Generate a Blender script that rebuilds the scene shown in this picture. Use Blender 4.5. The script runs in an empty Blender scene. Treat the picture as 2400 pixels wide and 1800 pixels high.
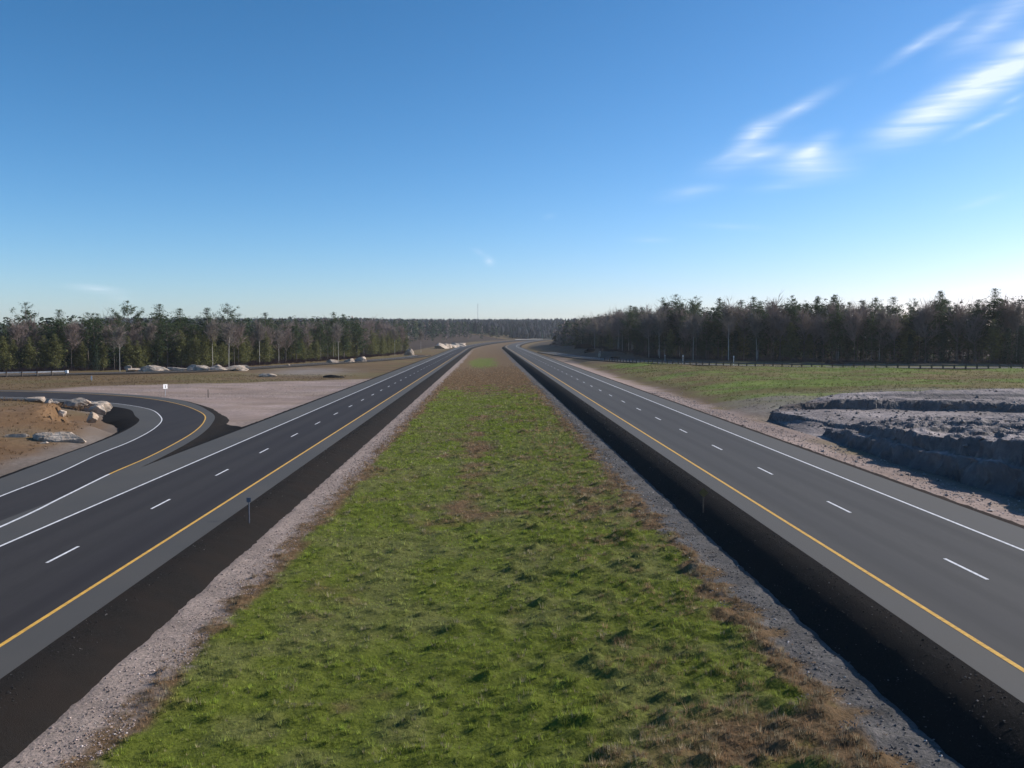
import bpy, math, random
import numpy as np
from mathutils import Vector, Matrix

R = math.radians
S = bpy.context.scene
COL = S.collection

# ---------------------------------------------------------------- camera, sky, sun, exposure
CAM_H = 8.4
FOC = 2160.0                       # focal length in units of a 2400 wide picture
cd = bpy.data.cameras.new('camera')
cam = bpy.data.objects.new('camera', cd)
COL.objects.link(cam)
cam.location = (0, 0, CAM_H)
cam.rotation_euler = (R(90 - 3.02), 0, R(-1.51))
cd.sensor_width = 36
cd.lens = 36 * FOC / 2400
cd.clip_start = 0.5
cd.clip_end = 12000
S.camera = cam

SUN_EL, SUN_AZ = 29.0, 72.0        # azimuth clockwise from the road direction (+Y)
w = bpy.data.worlds.new('World')
S.world = w
w.use_nodes = True
S.view_settings.view_transform = 'Standard'
S.view_settings.look = 'None'
S.view_settings.exposure = 0.8
S.view_settings.gamma = 1
S.view_settings.use_curve_mapping = False
S.render.resolution_x, S.render.resolution_y = 1024, 768

sl = bpy.data.lights.new('sun', 'SUN')
sl.energy = 3.7
sl.angle = R(0.53)
sl.color = (1.0, 0.93, 0.83)
so = bpy.data.objects.new('sun', sl)
COL.objects.link(so)
sdir = Vector((math.sin(R(SUN_AZ)) * math.cos(R(SUN_EL)), math.cos(R(SUN_AZ)) * math.cos(R(SUN_EL)), math.sin(R(SUN_EL))))
so.rotation_euler = sdir.to_track_quat('Z', 'Y').to_euler()
so.location = (100, 60, 120)


def build_sky():
    nt = w.node_tree
    nt.nodes.clear()
    N, L = nt.nodes.new, nt.links.new
    out = N('ShaderNodeOutputWorld')
    bg = N('ShaderNodeBackground')
    bg.inputs['Strength'].default_value = 0.070
    sky = N('ShaderNodeTexSky')
    sky.sky_type = 'NISHITA'
    sky.sun_disc = False
    sky.sun_elevation = R(SUN_EL)
    sky.sun_rotation = R(SUN_AZ)
    sky.air_density = 0.8
    sky.dust_density = 0.4
    sky.ozone_density = 5.0
    tc = N('ShaderNodeTexCoord')
    sep = N('ShaderNodeSeparateXYZ')
    L(tc.outputs['Generated'], sep.inputs[0])

    def m(op, a, b=None, clamp=False):
        n = N('ShaderNodeMath')
        n.operation = op
        n.use_clamp = clamp
        for i, v in enumerate((a, b)):
            if v is None:
                continue
            if isinstance(v, (int, float)):
                n.inputs[i].default_value = v
            else:
                L(v, n.inputs[i])
        return n.outputs[0]
    az = m('MULTIPLY', m('ARCTAN2', sep.outputs[0], sep.outputs[1]), 57.2958)
    el = m('MULTIPLY', m('ARCSINE', sep.outputs[2]), 57.2958)
    cmb = N('ShaderNodeCombineXYZ')
    L(az, cmb.inputs[0])
    L(el, cmb.inputs[1])
    # cirrus wisps: (azimuth, elevation, half length, half width, tilt, density), degrees
    wisps = [(28.0, 13.5, 6.86, 1.60, 30, 1.15), (24.2, 11.8, 3.60, 1.18, 22, 0.60), (29.7, 14.1, 4.57, 1.27, 34, 0.70),
             (28.8, 16.5, 4.62, 1.29, 31, 0.55), (25.0, 15.9, 3.26, 0.55, 28, 0.50), (26.8, 16.6, 2.23, 0.54, 31, 0.30),
             (18.4, 13.0, 3.88, 0.66, 25, 0.60), (16.0, 11.6, 2.18, 1.08, 33, 0.95), (16.4, 10.6, 3.05, 0.58, 15, 0.50),
             (14.5, 10.6, 2.19, 0.50, 21, 0.35), (19.4, 10.8, 2.10, 0.81, 25, 0.75), (19.3, 9.9, 3.81, 1.47, -4, 0.75),
             (17.7, 8.8, 3.17, 0.58, 6, 0.30), (12.4, 8.6, 2.97, 0.67, 8, 0.38), (28.4, 11.5, 2.90, 0.38, 22, 0.60),
             (29.7, 12.5, 1.19, 0.30, 23, 0.40), (28.3, 7.3, 2.12, 0.34, 14, 0.35), (14.8, 6.5, 4.00, 0.33, -4, 0.20),
             (-22.6, 2.6, 2.49, 0.36, -5, 0.55), (-21.5, 2.1, 1.35, 0.32, -3, 0.30), (0.1, 4.6, 0.47, 0.56, 60, 0.50),
             (-0.5, 5.1, 0.78, 0.30, -20, 0.25), (9.9, 5.8, 2.26, 0.34, 0, 0.20), (3.8, 7.3, 0.77, 0.34, 10, 0.15),
             (25.7, 12.1, 3.88, 1.56, 31, 0.35), (15.4, 10.5, 4.72, 1.67, 23, 0.18),
             (38.0, 13.5, 8.0, 1.4, 18, 0.7), (41.0, 19.0, 9.0, 2.0, 22, 0.7)]
    tot = None
    for a, e, hl, hw, t, k in wisps:
        hl, hw, k = hl * 1.12, hw * 1.15, k * .92
        mp = N('ShaderNodeMapping')
        mp.vector_type = 'TEXTURE'
        mp.inputs['Location'].default_value = (a, e, 0)
        mp.inputs['Rotation'].default_value = (0, 0, R(t))
        mp.inputs['Scale'].default_value = (hl, hw, 1)
        L(cmb.outputs[0], mp.inputs[0])
        g = N('ShaderNodeTexGradient')
        g.gradient_type = 'QUADRATIC_SPHERE'
        L(mp.outputs[0], g.inputs[0])
        v = m('MULTIPLY', g.outputs['Fac'], k)
        tot = v if tot is None else m('ADD', tot, v)
    mp = N('ShaderNodeMapping')
    mp.inputs['Rotation'].default_value = (0, 0, R(-24))
    mp.inputs['Scale'].default_value = (0.13, 1.5, 1)
    L(cmb.outputs[0], mp.inputs[0])
    no = N('ShaderNodeTexNoise')
    no.inputs['Scale'].default_value = 1.0
    no.inputs['Detail'].default_value = 9
    no.inputs['Roughness'].default_value = 0.55
    no.inputs['Distortion'].default_value = 0.5
    L(mp.outputs[0], no.inputs['Vector'])
    mr = N('ShaderNodeMapRange')
    mr.inputs['From Min'].default_value = 0.36
    mr.inputs['From Max'].default_value = 0.68
    mr.inputs['To Min'].default_value = 0.42
    mr.inputs['To Max'].default_value = 1.15
    L(no.outputs['Fac'], mr.inputs['Value'])
    dens = m('MULTIPLY', tot, mr.outputs[0])
    dens = m('MULTIPLY', m('POWER', dens, 1.15), 1.1)
    dens = m('MINIMUM', dens, 0.8)
    mix = N('ShaderNodeMix')
    mix.data_type = 'RGBA'
    L(dens, mix.inputs['Factor'])
    # deepen the red channel of the physical sky a little, as the camera did
    sc = N('ShaderNodeSeparateColor')
    cc = N('ShaderNodeCombineColor')
    L(sky.outputs[0], sc.inputs[0])
    for ch, g, k in ((0, 1.72, 2.95), (1, 1.27, 1.58), (2, 1.28, 1.55)):
        v = m('POWER', m('MULTIPLY', sc.outputs[ch], 0.083), g)
        L(m('MULTIPLY', v, k / 0.083), cc.inputs[ch])
    L(cc.outputs[0], mix.inputs['A'])
    mix.inputs['B'].default_value = (8.2, 9.0, 10.2, 1)
    L(mix.outputs['Result'], bg.inputs['Color'])
    L(bg.outputs[0], out.inputs['Surface'])


build_sky()

# ---------------------------------------------------------------- numeric helpers
rng = np.random.default_rng(7)
random.seed(7)
_P = np.random.default_rng(3).random((256, 256))


def vnoise(x, y):
    x = np.asarray(x, float)
    y = np.asarray(y, float)
    xi = np.floor(x).astype(int)
    yi = np.floor(y).astype(int)
    fx = x - xi
    fy = y - yi
    fx = fx * fx * (3 - 2 * fx)
    fy = fy * fy * (3 - 2 * fy)
    a = _P[xi & 255, yi & 255]
    b = _P[(xi + 1) & 255, yi & 255]
    c = _P[xi & 255, (yi + 1) & 255]
    d = _P[(xi + 1) & 255, (yi + 1) & 255]
    return (a * (1 - fx) + b * fx) * (1 - fy) + (c * (1 - fx) + d * fx) * fy


def fbm(x, y, s=1.0, o=4, seed=0.0):
    v = 0
    amp = 0.5
    for i in range(o):
        v = v + amp * (vnoise(np.asarray(x) / s + 17.3 * i + seed, np.asarray(y) / s - 9.1 * i + seed * 1.7) - 0.5) * 2
        s *= 0.5
        amp *= 0.5
    return v


def sst(a, b, x):
    t = np.clip((np.asarray(x, float) - a) / (b - a), 0, 1)
    return t * t * (3 - 2 * t)


def mesh_np(name, V, F, mat=None, parent=None, cols=None, smooth=False, data_only=False):
    """V (n,3); F (m,k) with one k, or a list of such arrays."""
    me = bpy.data.meshes.new(name)
    Fs = F if isinstance(F, list) else [F]
    Fs = [np.asarray(f, np.int32) for f in Fs if len(f)]
    nl = sum(f.size for f in Fs)
    npoly = sum(len(f) for f in Fs)
    V = np.asarray(V, np.float32)
    me.vertices.add(len(V))
    me.vertices.foreach_set('co', V.ravel())
    me.loops.add(nl)
    me.loops.foreach_set('vertex_index', np.concatenate([f.ravel() for f in Fs]))
    me.polygons.add(npoly)
    sizes = np.concatenate([np.full(len(f), f.shape[1], np.int32) for f in Fs])
    starts = np.concatenate([[0], np.cumsum(sizes)[:-1]]).astype(np.int32)
    me.polygons.foreach_set('loop_start', starts)
    me.polygons.foreach_set('use_smooth', np.full(npoly, smooth))
    me.update(calc_edges=True)
    me.validate()
    if cols is not None:
        at = me.color_attributes.new('col', 'FLOAT_COLOR', 'POINT')
        c = np.ones((len(V), 4), np.float32)
        c[:, :3] = np.asarray(cols)[:, :3]
        at.data.foreach_set('color', c.ravel())
    if mat:
        me.materials.append(mat)
    if data_only:
        return me
    o = bpy.data.objects.new(name, me)
    COL.objects.link(o)
    if parent:
        o.parent = parent
    return o


def grid_faces(nr, nc):
    i = np.arange(nr - 1)[:, None] * nc + np.arange(nc - 1)[None, :]
    return np.stack([i, i + 1, i + nc + 1, i + nc], -1).reshape(-1, 4)


def grid_obj(name, X, Y, Z, mat, parent=None, cols=None, smooth=True):
    V = np.stack([X, Y, Z], -1).reshape(-1, 3)
    nr, nc = X.shape
    return mesh_np(name, V, grid_faces(nr, nc), mat, parent, None if cols is None else cols.reshape(-1, 3), smooth)


def tag(o, label=None, cat=None, group=None, kind=None):
    if label:
        o['label'] = label
    if cat:
        o['category'] = cat
    if group:
        o['group'] = group
    if kind:
        o['kind'] = kind
    return o


def empty(name, loc, rz=0.0):
    o = bpy.data.objects.new(name, None)
    COL.objects.link(o)
    o.location = loc
    o.rotation_euler = (0, 0, rz)
    o.empty_display_size = 0.3
    return o


class MB:
    """collects boxes and tubes into one mesh"""

    def __init__(self):
        self.v = []
        self.f = []

    def box(self, c, s, M=None):
        b = len(self.v)
        for dx in (-.5, .5):
            for dy in (-.5, .5):
                for dz in (-.5, .5):
                    p = Vector((c[0] + dx * s[0], c[1] + dy * s[1], c[2] + dz * s[2]))
                    self.v.append(tuple(M @ p if M else p))
        for q in ((0, 1, 3, 2), (4, 6, 7, 5), (0, 4, 5, 1), (2, 3, 7, 6), (0, 2, 6, 4), (1, 5, 7, 3)):
            self.f.append(tuple(b + i for i in q))
        return self

    def tube(self, pts, rad, n=8, cap=True):
        b = len(self.v)
        for k, (p, r) in enumerate(zip(pts, rad)):
            p = Vector(p)
            q = Vector(pts[min(k + 1, len(pts) - 1)]) - Vector(pts[max(k - 1, 0)])
            q.normalize()
            u = q.orthogonal().normalized()
            if abs(q.z) > .7:
                u = (Vector((1, 0, 0)) - q * q.x).normalized()
            v = q.cross(u)
            for i in range(n):
                a = 2 * math.pi * i / n
                self.v.append(tuple(p + (u * math.cos(a) + v * math.sin(a)) * r))
        for k in range(len(pts) - 1):
            for i in range(n):
                j = (i + 1) % n
                self.f.append((b + k * n + i, b + k * n + j, b + (k + 1) * n + j, b + (k + 1) * n + i))
        if cap:
            self.f.append(tuple(b + i for i in range(n))[::-1])
            self.f.append(tuple(b + (len(pts) - 1) * n + i for i in range(n)))
        return self

    def build(self, name, mat, parent=None, smooth=False):
        me = bpy.data.meshes.new(name)
        me.from_pydata(self.v, [], self.f)
        me.materials.append(mat)
        if smooth:
            me.shade_smooth()
        o = bpy.data.objects.new(name, me)
        COL.objects.link(o)
        if parent:
            o.parent = parent
        return o


# ---------------------------------------------------------------- materials
def material(name, c1, c2=None, scale=5.0, rough=0.9, bump=0.0, bscale=None, detail=6, c3=None, scale3=0.3,
             attr=False, stretch=(1, 1, 1), spec=0.3, metal=0.0, translucent=0.0, lo=0.35, hi=0.65, bdist=0.05, vor=0.0, tracks=()):
    ma = bpy.data.materials.new(name)
    ma.use_nodes = True
    nt = ma.node_tree
    N, L = nt.nodes.new, nt.links.new
    b = nt.nodes['Principled BSDF']
    b.inputs['Roughness'].default_value = rough
    b.inputs['Specular IOR Level'].default_value = spec
    b.inputs['Metallic'].default_value = metal
    geo = N('ShaderNodeNewGeometry')
    mp = N('ShaderNodeMapping')
    mp.inputs['Scale'].default_value = stretch
    L(geo.outputs['Position'], mp.inputs[0])

    def noise(sc, det=detail):
        n = N('ShaderNodeTexNoise')
        n.inputs['Scale'].default_value = sc
        n.inputs['Detail'].default_value = det
        n.inputs['Roughness'].default_value = 0.6
        L(mp.outputs[0], n.inputs['Vector'])
        return n.outputs['Fac']

    def mixc(f, a, bb, t='MIX'):
        x = N('ShaderNodeMix')
        x.data_type = 'RGBA'
        x.blend_type = t
        if isinstance(f, float):
            x.inputs['Factor'].default_value = f
        else:
            L(f, x.inputs['Factor'])
        for key, vv in (('A', a), ('B', bb)):
            if isinstance(vv, tuple):
                x.inputs[key].default_value = (*vv, 1)
            else:
                L(vv, x.inputs[key])
        return x.outputs['Result']

    def ramp(f, a, bb):
        r = N('ShaderNodeMapRange')
        r.inputs['From Min'].default_value = a
        r.inputs['From Max'].default_value = bb
        L(f, r.inputs['Value'])
        return r.outputs[0]
    c = c1
    if c2:
        c = mixc(ramp(noise(scale), lo, hi), c1, c2)
    if c3:
        c = mixc(ramp(noise(scale3, 4), 0.42, 0.62), c, c3)
    if vor:
        vn = N('ShaderNodeTexVoronoi')
        vn.inputs['Scale'].default_value = vor
        L(mp.outputs[0], vn.inputs['Vector'])
        hv = N('ShaderNodeSeparateColor')
        L(vn.outputs['Color'], hv.inputs[0])
        c = mixc(ramp(hv.outputs[0], 0.0, 1.0), mixc(1.0, c, (0.62, 0.62, 0.62), 'MULTIPLY'), mixc(1.0, c, (1.5, 1.45, 1.42), 'MULTIPLY'))
    if tracks:
        # polished wheel paths along the straight lanes
        sx = N('ShaderNodeSeparateXYZ')
        L(geo.outputs['Position'], sx.inputs[0])
        tot = None
        for xc in tracks:
            a1 = N('ShaderNodeMath'); a1.operation = 'SUBTRACT'
            L(sx.outputs[0], a1.inputs[0]); a1.inputs[1].default_value = xc
            a2 = N('ShaderNodeMath'); a2.operation = 'ABSOLUTE'
            L(a1.outputs[0], a2.inputs[0])
            mr_ = N('ShaderNodeMapRange'); mr_.interpolation_type = 'SMOOTHSTEP'
            mr_.inputs['From Min'].default_value = .12
            mr_.inputs['From Max'].default_value = .55
            mr_.inputs['To Min'].default_value = .17
            mr_.inputs['To Max'].default_value = 0
            L(a2.outputs[0], mr_.inputs['Value'])
            if tot is None:
                tot = mr_.outputs[0]
            else:
                ad = N('ShaderNodeMath'); ad.operation = 'ADD'
                L(tot, ad.inputs[0]); L(mr_.outputs[0], ad.inputs[1])
                tot = ad.outputs[0]
        c = mixc(tot, c, (c1[0] * .35, c1[1] * .35, c1[2] * .35))
    if attr:
        a = N('ShaderNodeAttribute')
        a.attribute_name = 'col'
        c = mixc(1.0, c, a.outputs['Color'], 'MULTIPLY') if not isinstance(c, tuple) or c != (1, 1, 1) else a.outputs['Color']
    if isinstance(c, tuple):
        b.inputs['Base Color'].default_value = (*c, 1)
    else:
        L(c, b.inputs['Base Color'])
    if bump:
        bn = N('ShaderNodeBump')
        bn.inputs['Strength'].default_value = bump
        bn.inputs['Distance'].default_value = bdist
        L(noise(bscale or scale * 2), bn.inputs['Height'])
        L(bn.outputs[0], b.inputs['Normal'])
    if translucent:
        tr = N('ShaderNodeBsdfTranslucent')
        if isinstance(c, tuple):
            tr.inputs['Color'].default_value = (*c, 1)
        else:
            L(c, tr.inputs['Color'])
        ms = N('ShaderNodeMixShader')
        ms.inputs[0].default_value = translucent
        L(b.outputs[0], ms.inputs[1])
        L(tr.outputs[0], ms.inputs[2])
        L(ms.outputs[0], nt.nodes['Material Output'].inputs['Surface'])
    return ma


M = {
    'ground': material('ground_soil_and_grass', (0.80, 0.78, 0.76), (1.22, 1.22, 1.2), 2.2, 0.95, 0.7, 5.0, attr=True, spec=0.1, c3=(0.9, 0.86, 0.8), scale3=0.08, bdist=0.12),
    'median': material('median_turf', (0.72, 0.75, 0.70), (1.28, 1.25, 1.2), 7, 0.95, 0.8, 9.0, attr=True, spec=0.1, bdist=0.06),
    'grass': material('grass_blades', (1, 1, 1), attr=True, rough=0.85, spec=0.15, translucent=0.3),
    'lane': material('asphalt_lane', tracks=(-15.85, -17.6, -19.35, -21.15), c1=(0.034, 0.0310, 0.0310), c2=(0.043, 0.0395, 0.0390), scale=30, rough=0.82, bump=0.25, bscale=60, c3=(0.032, 0.0288, 0.0300), scale3=0.55, stretch=(1, .03, 1), spec=0.14, bdist=0.01),
    'lane_r': material('asphalt_lane_sun_tint', tracks=(14.4, 16.2, 18.2, 20.0), c1=(0.064, 0.062, 0.060), c2=(0.078, 0.075, 0.072), scale=30, rough=0.8, bump=0.25, bscale=60, c3=(0.063, 0.061, 0.060), scale3=0.55, stretch=(1, .03, 1), spec=0.14, bdist=0.01),  # right lanes lighter: sheen towards the sun painted in; wheel tracks are wear
    'shoulder': material('asphalt_shoulder', (0.050, 0.050, 0.049), (0.066, 0.064, 0.062), 35, 0.88, 0.35, 60, c3=(0.066, 0.063, 0.059), scale3=0.1, spec=0.3, bdist=0.012),
    'shoulder_r': material('asphalt_shoulder_sun_tint', (0.068, 0.067, 0.066), (0.088, 0.085, 0.082), 35, 0.88, 0.35, 60, c3=(0.078, 0.075, 0.070), scale3=0.1, spec=0.3, bdist=0.012),  # paler than the left shoulders, the sun's sheen put into the colour
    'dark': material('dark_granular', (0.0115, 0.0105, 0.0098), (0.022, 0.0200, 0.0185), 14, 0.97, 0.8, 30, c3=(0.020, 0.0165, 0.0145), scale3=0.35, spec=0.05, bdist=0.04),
    'dark_r': material('dark_granular_brown', (0.024, 0.018, 0.016), (0.038, 0.029, 0.025), 14, 0.97, 0.8, 30, c3=(0.022, 0.018, 0.016), scale3=0.35, spec=0.05, bdist=0.04),
    'white': material('white_paint', (0.48, 0.48, 0.49), (0.78, 0.78, 0.79), 5, 0.6, spec=0.3),
    'yellow': material('yellow_paint', (0.46, 0.26, 0.045), (0.72, 0.42, 0.07), 5, 0.6, spec=0.3),
    'rock': material('grey_granite', (0.15, 0.15, 0.155), (0.28, 0.265, 0.26), 1.6, 0.9, 0.9, 3.5, attr=True, bdist=0.25, c3=(0.17, 0.165, 0.17), scale3=0.5),
    'rockl': material('pale_pink_granite', (0.38, 0.28, 0.20), (0.56, 0.47, 0.385), 0.9, 0.9, 0.8, 3, bdist=0.2, c3=(0.23, 0.205, 0.18), scale3=0.7),
    'rubble': material('rubble', (0.7, 0.7, 0.7), (1.25, 1.22, 1.2), 3, 0.9, attr=True),
    'galv': material('galvanised_steel', (0.36, 0.37, 0.39), (0.48, 0.49, 0.51), 2, 0.5, metal=0.35, spec=0.5),
    'railshade': material('steel_shaded_tone', (0.10, 0.10, 0.11), (0.16, 0.16, 0.17), 2, 0.7, metal=0.2, spec=0.3),  # steel rail seen against the sun, its shaded side painted as a darker colour
    'timber': material('weathered_timber', (0.07, 0.055, 0.045), (0.12, 0.10, 0.08), 6, 0.9, 0.3, 20),
    'bark': material('grey_bark', (0.085, 0.07, 0.06), (0.16, 0.14, 0.125), 3, 0.95, stretch=(1, 1, .3)),
    'palebark': material('pale_bark', (0.34, 0.32, 0.29), (0.5, 0.48, 0.44), 3, 0.9, stretch=(1, 1, .3)),
    'twig': material('bare_twigs', (0.18, 0.14, 0.125), (0.26, 0.205, 0.18), .3, 0.95, translucent=0.2),
    'twig2': material('bare_twigs_pale', (0.17, 0.145, 0.125), (0.25, 0.215, 0.185), .3, 0.95, translucent=0.2),
    'pine': material('pine_needles', (0.040, 0.062, 0.028), (0.072, 0.102, 0.040), .5, 0.85, translucent=0.28, spec=0.2),
    'olive': material('young_pine_needles', (0.115, 0.125, 0.042), (0.175, 0.175, 0.066), .4, 0.85, translucent=0.3, spec=0.2),
    'spruce': material('spruce_needles', (0.024, 0.044, 0.026), (0.044, 0.072, 0.040), .5, 0.85, translucent=0.2, spec=0.2),
    'far': material('far_canopy', (1, 1, 1), attr=True, rough=0.95, spec=0.05),
    'signw': material('sign_white', (0.75, 0.75, 0.76), rough=0.5, spec=0.4),
    'signy': material('sign_yellow_brown', (0.16, 0.11, 0.035), (0.13, 0.085, 0.03), 4, 0.6),
    'signg': material('sign_back_aluminium', (0.10, 0.11, 0.14), (0.14, 0.15, 0.18), 4, 0.6, metal=0.3),
    'black': material('black_print', (0.03, 0.03, 0.035), rough=0.6),
    'mastw': material('mast_paint', (0.55, 0.56, 0.58), rough=0.6),
}


# ---------------------------------------------------------------- the lie of the land
def shift(Y):
    Y = np.asarray(Y, float)
    a = np.clip(Y - 650, 0, None)
    q = a * a / 3200.0
    lin = 850 * 850 / 3200.0 + (a - 850) * 2 * 850 / 3200.0
    return np.where(a < 850, q, lin)


def rise(Y):
    return 4.0 * sst(650, 1150, Y)


PX = [-3000, -200, -110, -60, -34, -27.6, -26.6, -25.0, -24.0, -13.9, -13.2, -12.0, -9, 9, 11.5, 12.6, 23.0, 24.0, 24.9, 27, 29.5, 33, 42, 60, 130, 300, 3000]
PZ = [-0.5, -0.5, -0.5, -1.1, -1.45, -1.5, -1.42, -1.3, -1.35, -1.4, -1.5, -2.2, -2.2, -2.0, -1.5, -0.35, -0.35, -0.4, -0.52, -0.75, -0.9, -0.4, 0.45, 0.75, 1.0, 1.6, 2.0]


def mound(X, Y):
    a = np.exp(-((X + 63) / 21) ** 2 - ((Y - 99) / 15) ** 2)
    b = np.exp(-((X + 45.5) / 6) ** 2 - ((Y - 101) / 7) ** 2)
    c = np.exp(-((X + 54) / 6) ** 2 - ((Y - 111) / 5) ** 2)
    return 2.5 * a + 1.0 * b + 0.75 * c


def hills(X, Y):
    s = sst(1250, 2300, Y)
    return s * (29 + 7 * fbm(X, Y, 500, 3, 2.0) - 0.004 * X * 0.3) + sst(560, 760, Y) * sst(-60, -130, X - shift(Y)) * 7 * (1 - s)


def ground_z(X, Y):
    X = np.asarray(X, float)
    Y = np.asarray(Y, float)
    xp = X - shift(Y)
    z = np.interp(xp, PX, PZ) + rise(Y) * 1.0
    off = sst(26, 34, np.abs(xp + 0.0))
    z = z + off * 0.22 * fbm(X, Y, 9, 4)
    z = z + mound(X, Y)
    # hollow inside the loop of the exit ramp, right beside its bank
    z = z - 0.35 * np.exp(-((X + 47) / 9) ** 2 - ((Y - 112) / 7) ** 2)
    # low bank of tussocks on the right field
    z = z + sst(30, 45, xp) * sst(108, 125, Y) * 0.75 * fbm(X * .4, Y, 4.5, 4, 5.0) * (1 - sst(240, 300, Y))
    # rough bank in front of the right wood
    z = z + sst(30, 44, xp) * sst(300, 380, Y) * sst(760, 600, Y) * (0.8 + 1.2 * fbm(X, Y, 22, 4, 8))
    # sink under the rock cut
    z = z - 1.2 * sst(29.5, 33, xp) * sst(106.5, 103, Y) * sst(30, 36, Y)
    z = z + hills(X, Y)
    return z


# ramps: paired paths of the inner white and outer yellow line of the exit ramp (left)
WP = np.array([(-24.6, -60), (-25.0, -20), (-26.2, 20), (-27.9, 45.8), (-28.8, 54.4), (-29.6, 63.5), (-31.1, 73.8), (-32.1, 83.5), (-33.8, 93.4), (-36.2, 102.9),
               (-39.0, 110.3), (-43.1, 119.1), (-47.7, 126.0), (-53.5, 132.6), (-62.2, 139.6), (-73.5, 145.5), (-88, 150.5), (-110, 154), (-150, 154)])
YP = np.array([(-21.9, -60), (-22.1, -20), (-22.9, 20), (-24.2, 45.8), (-25.0, 54.4), (-25.95, 63.5), (-26.5, 72.0), (-27.6, 82), (-29.0, 91.5), (-31.0, 101),
               (-33.6, 110), (-37.2, 118), (-42.0, 126.5), (-48.5, 135.5), (-57.5, 144.2), (-69.5, 151.6), (-85.5, 157.4), (-109, 161.5), (-150, 161.8)])


def catmull(P, n=6):
    P = np.asarray(P, float)
    out = []
    for i in range(len(P) - 1):
        p0, p1, p2, p3 = P[max(i - 1, 0)], P[i], P[i + 1], P[min(i + 2, len(P) - 1)]
        for k in range(n):
            t = k / n
            out.append(0.5 * ((2 * p1) + (-p0 + p2) * t + (2 * p0 - 5 * p1 + 4 * p2 - p3) * t * t + (-p0 + 3 * p1 - 3 * p2 + p3) * t ** 3))
    out.append(P[-1])
    return np.array(out)


WL, YL = catmull(WP, 7), catmull(YP, 7)
UN = (YL - WL) / np.linalg.norm(YL - WL, axis=1)[:, None]

# near edge of the far-left ramp and of the right ramp: x, y, z
DL = catmull([(-26.9, 440, -1.06), (-29.5, 400, -1.0), (-38, 350, -0.9), (-49, 305, -0.75), (-69, 234, -0.5), (-94.5, 211, -0.4), (-106, 203, -0.4), (-150, 180, -0.2), (-230, 150, 0)], 8)
DR = catmull([(25.0, 462, 0.0), (28, 400, 0.06), (33, 328, 0.2), (42.6, 275, 0.4), (56, 244, 0.6), (72.6, 224, 0.72), (95, 211.5, 0.85), (119, 205, 0.95), (170, 198, 1.1), (260, 196, 1.3)], 8)


def dist_poly(X, Y, P):
    """distance to polyline and index of nearest point"""
    X = np.asarray(X, float).ravel()
    Y = np.asarray(Y, float).ravel()
    best = np.full(X.shape, 1e9)
    idx = np.zeros(X.shape, int)
    for i in range(len(P)):
        d = (X - P[i, 0]) ** 2 + (Y - P[i, 1]) ** 2
        mk = d < best
        best[mk] = d[mk]
        idx[mk] = i
    return np.sqrt(best), idx


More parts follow.
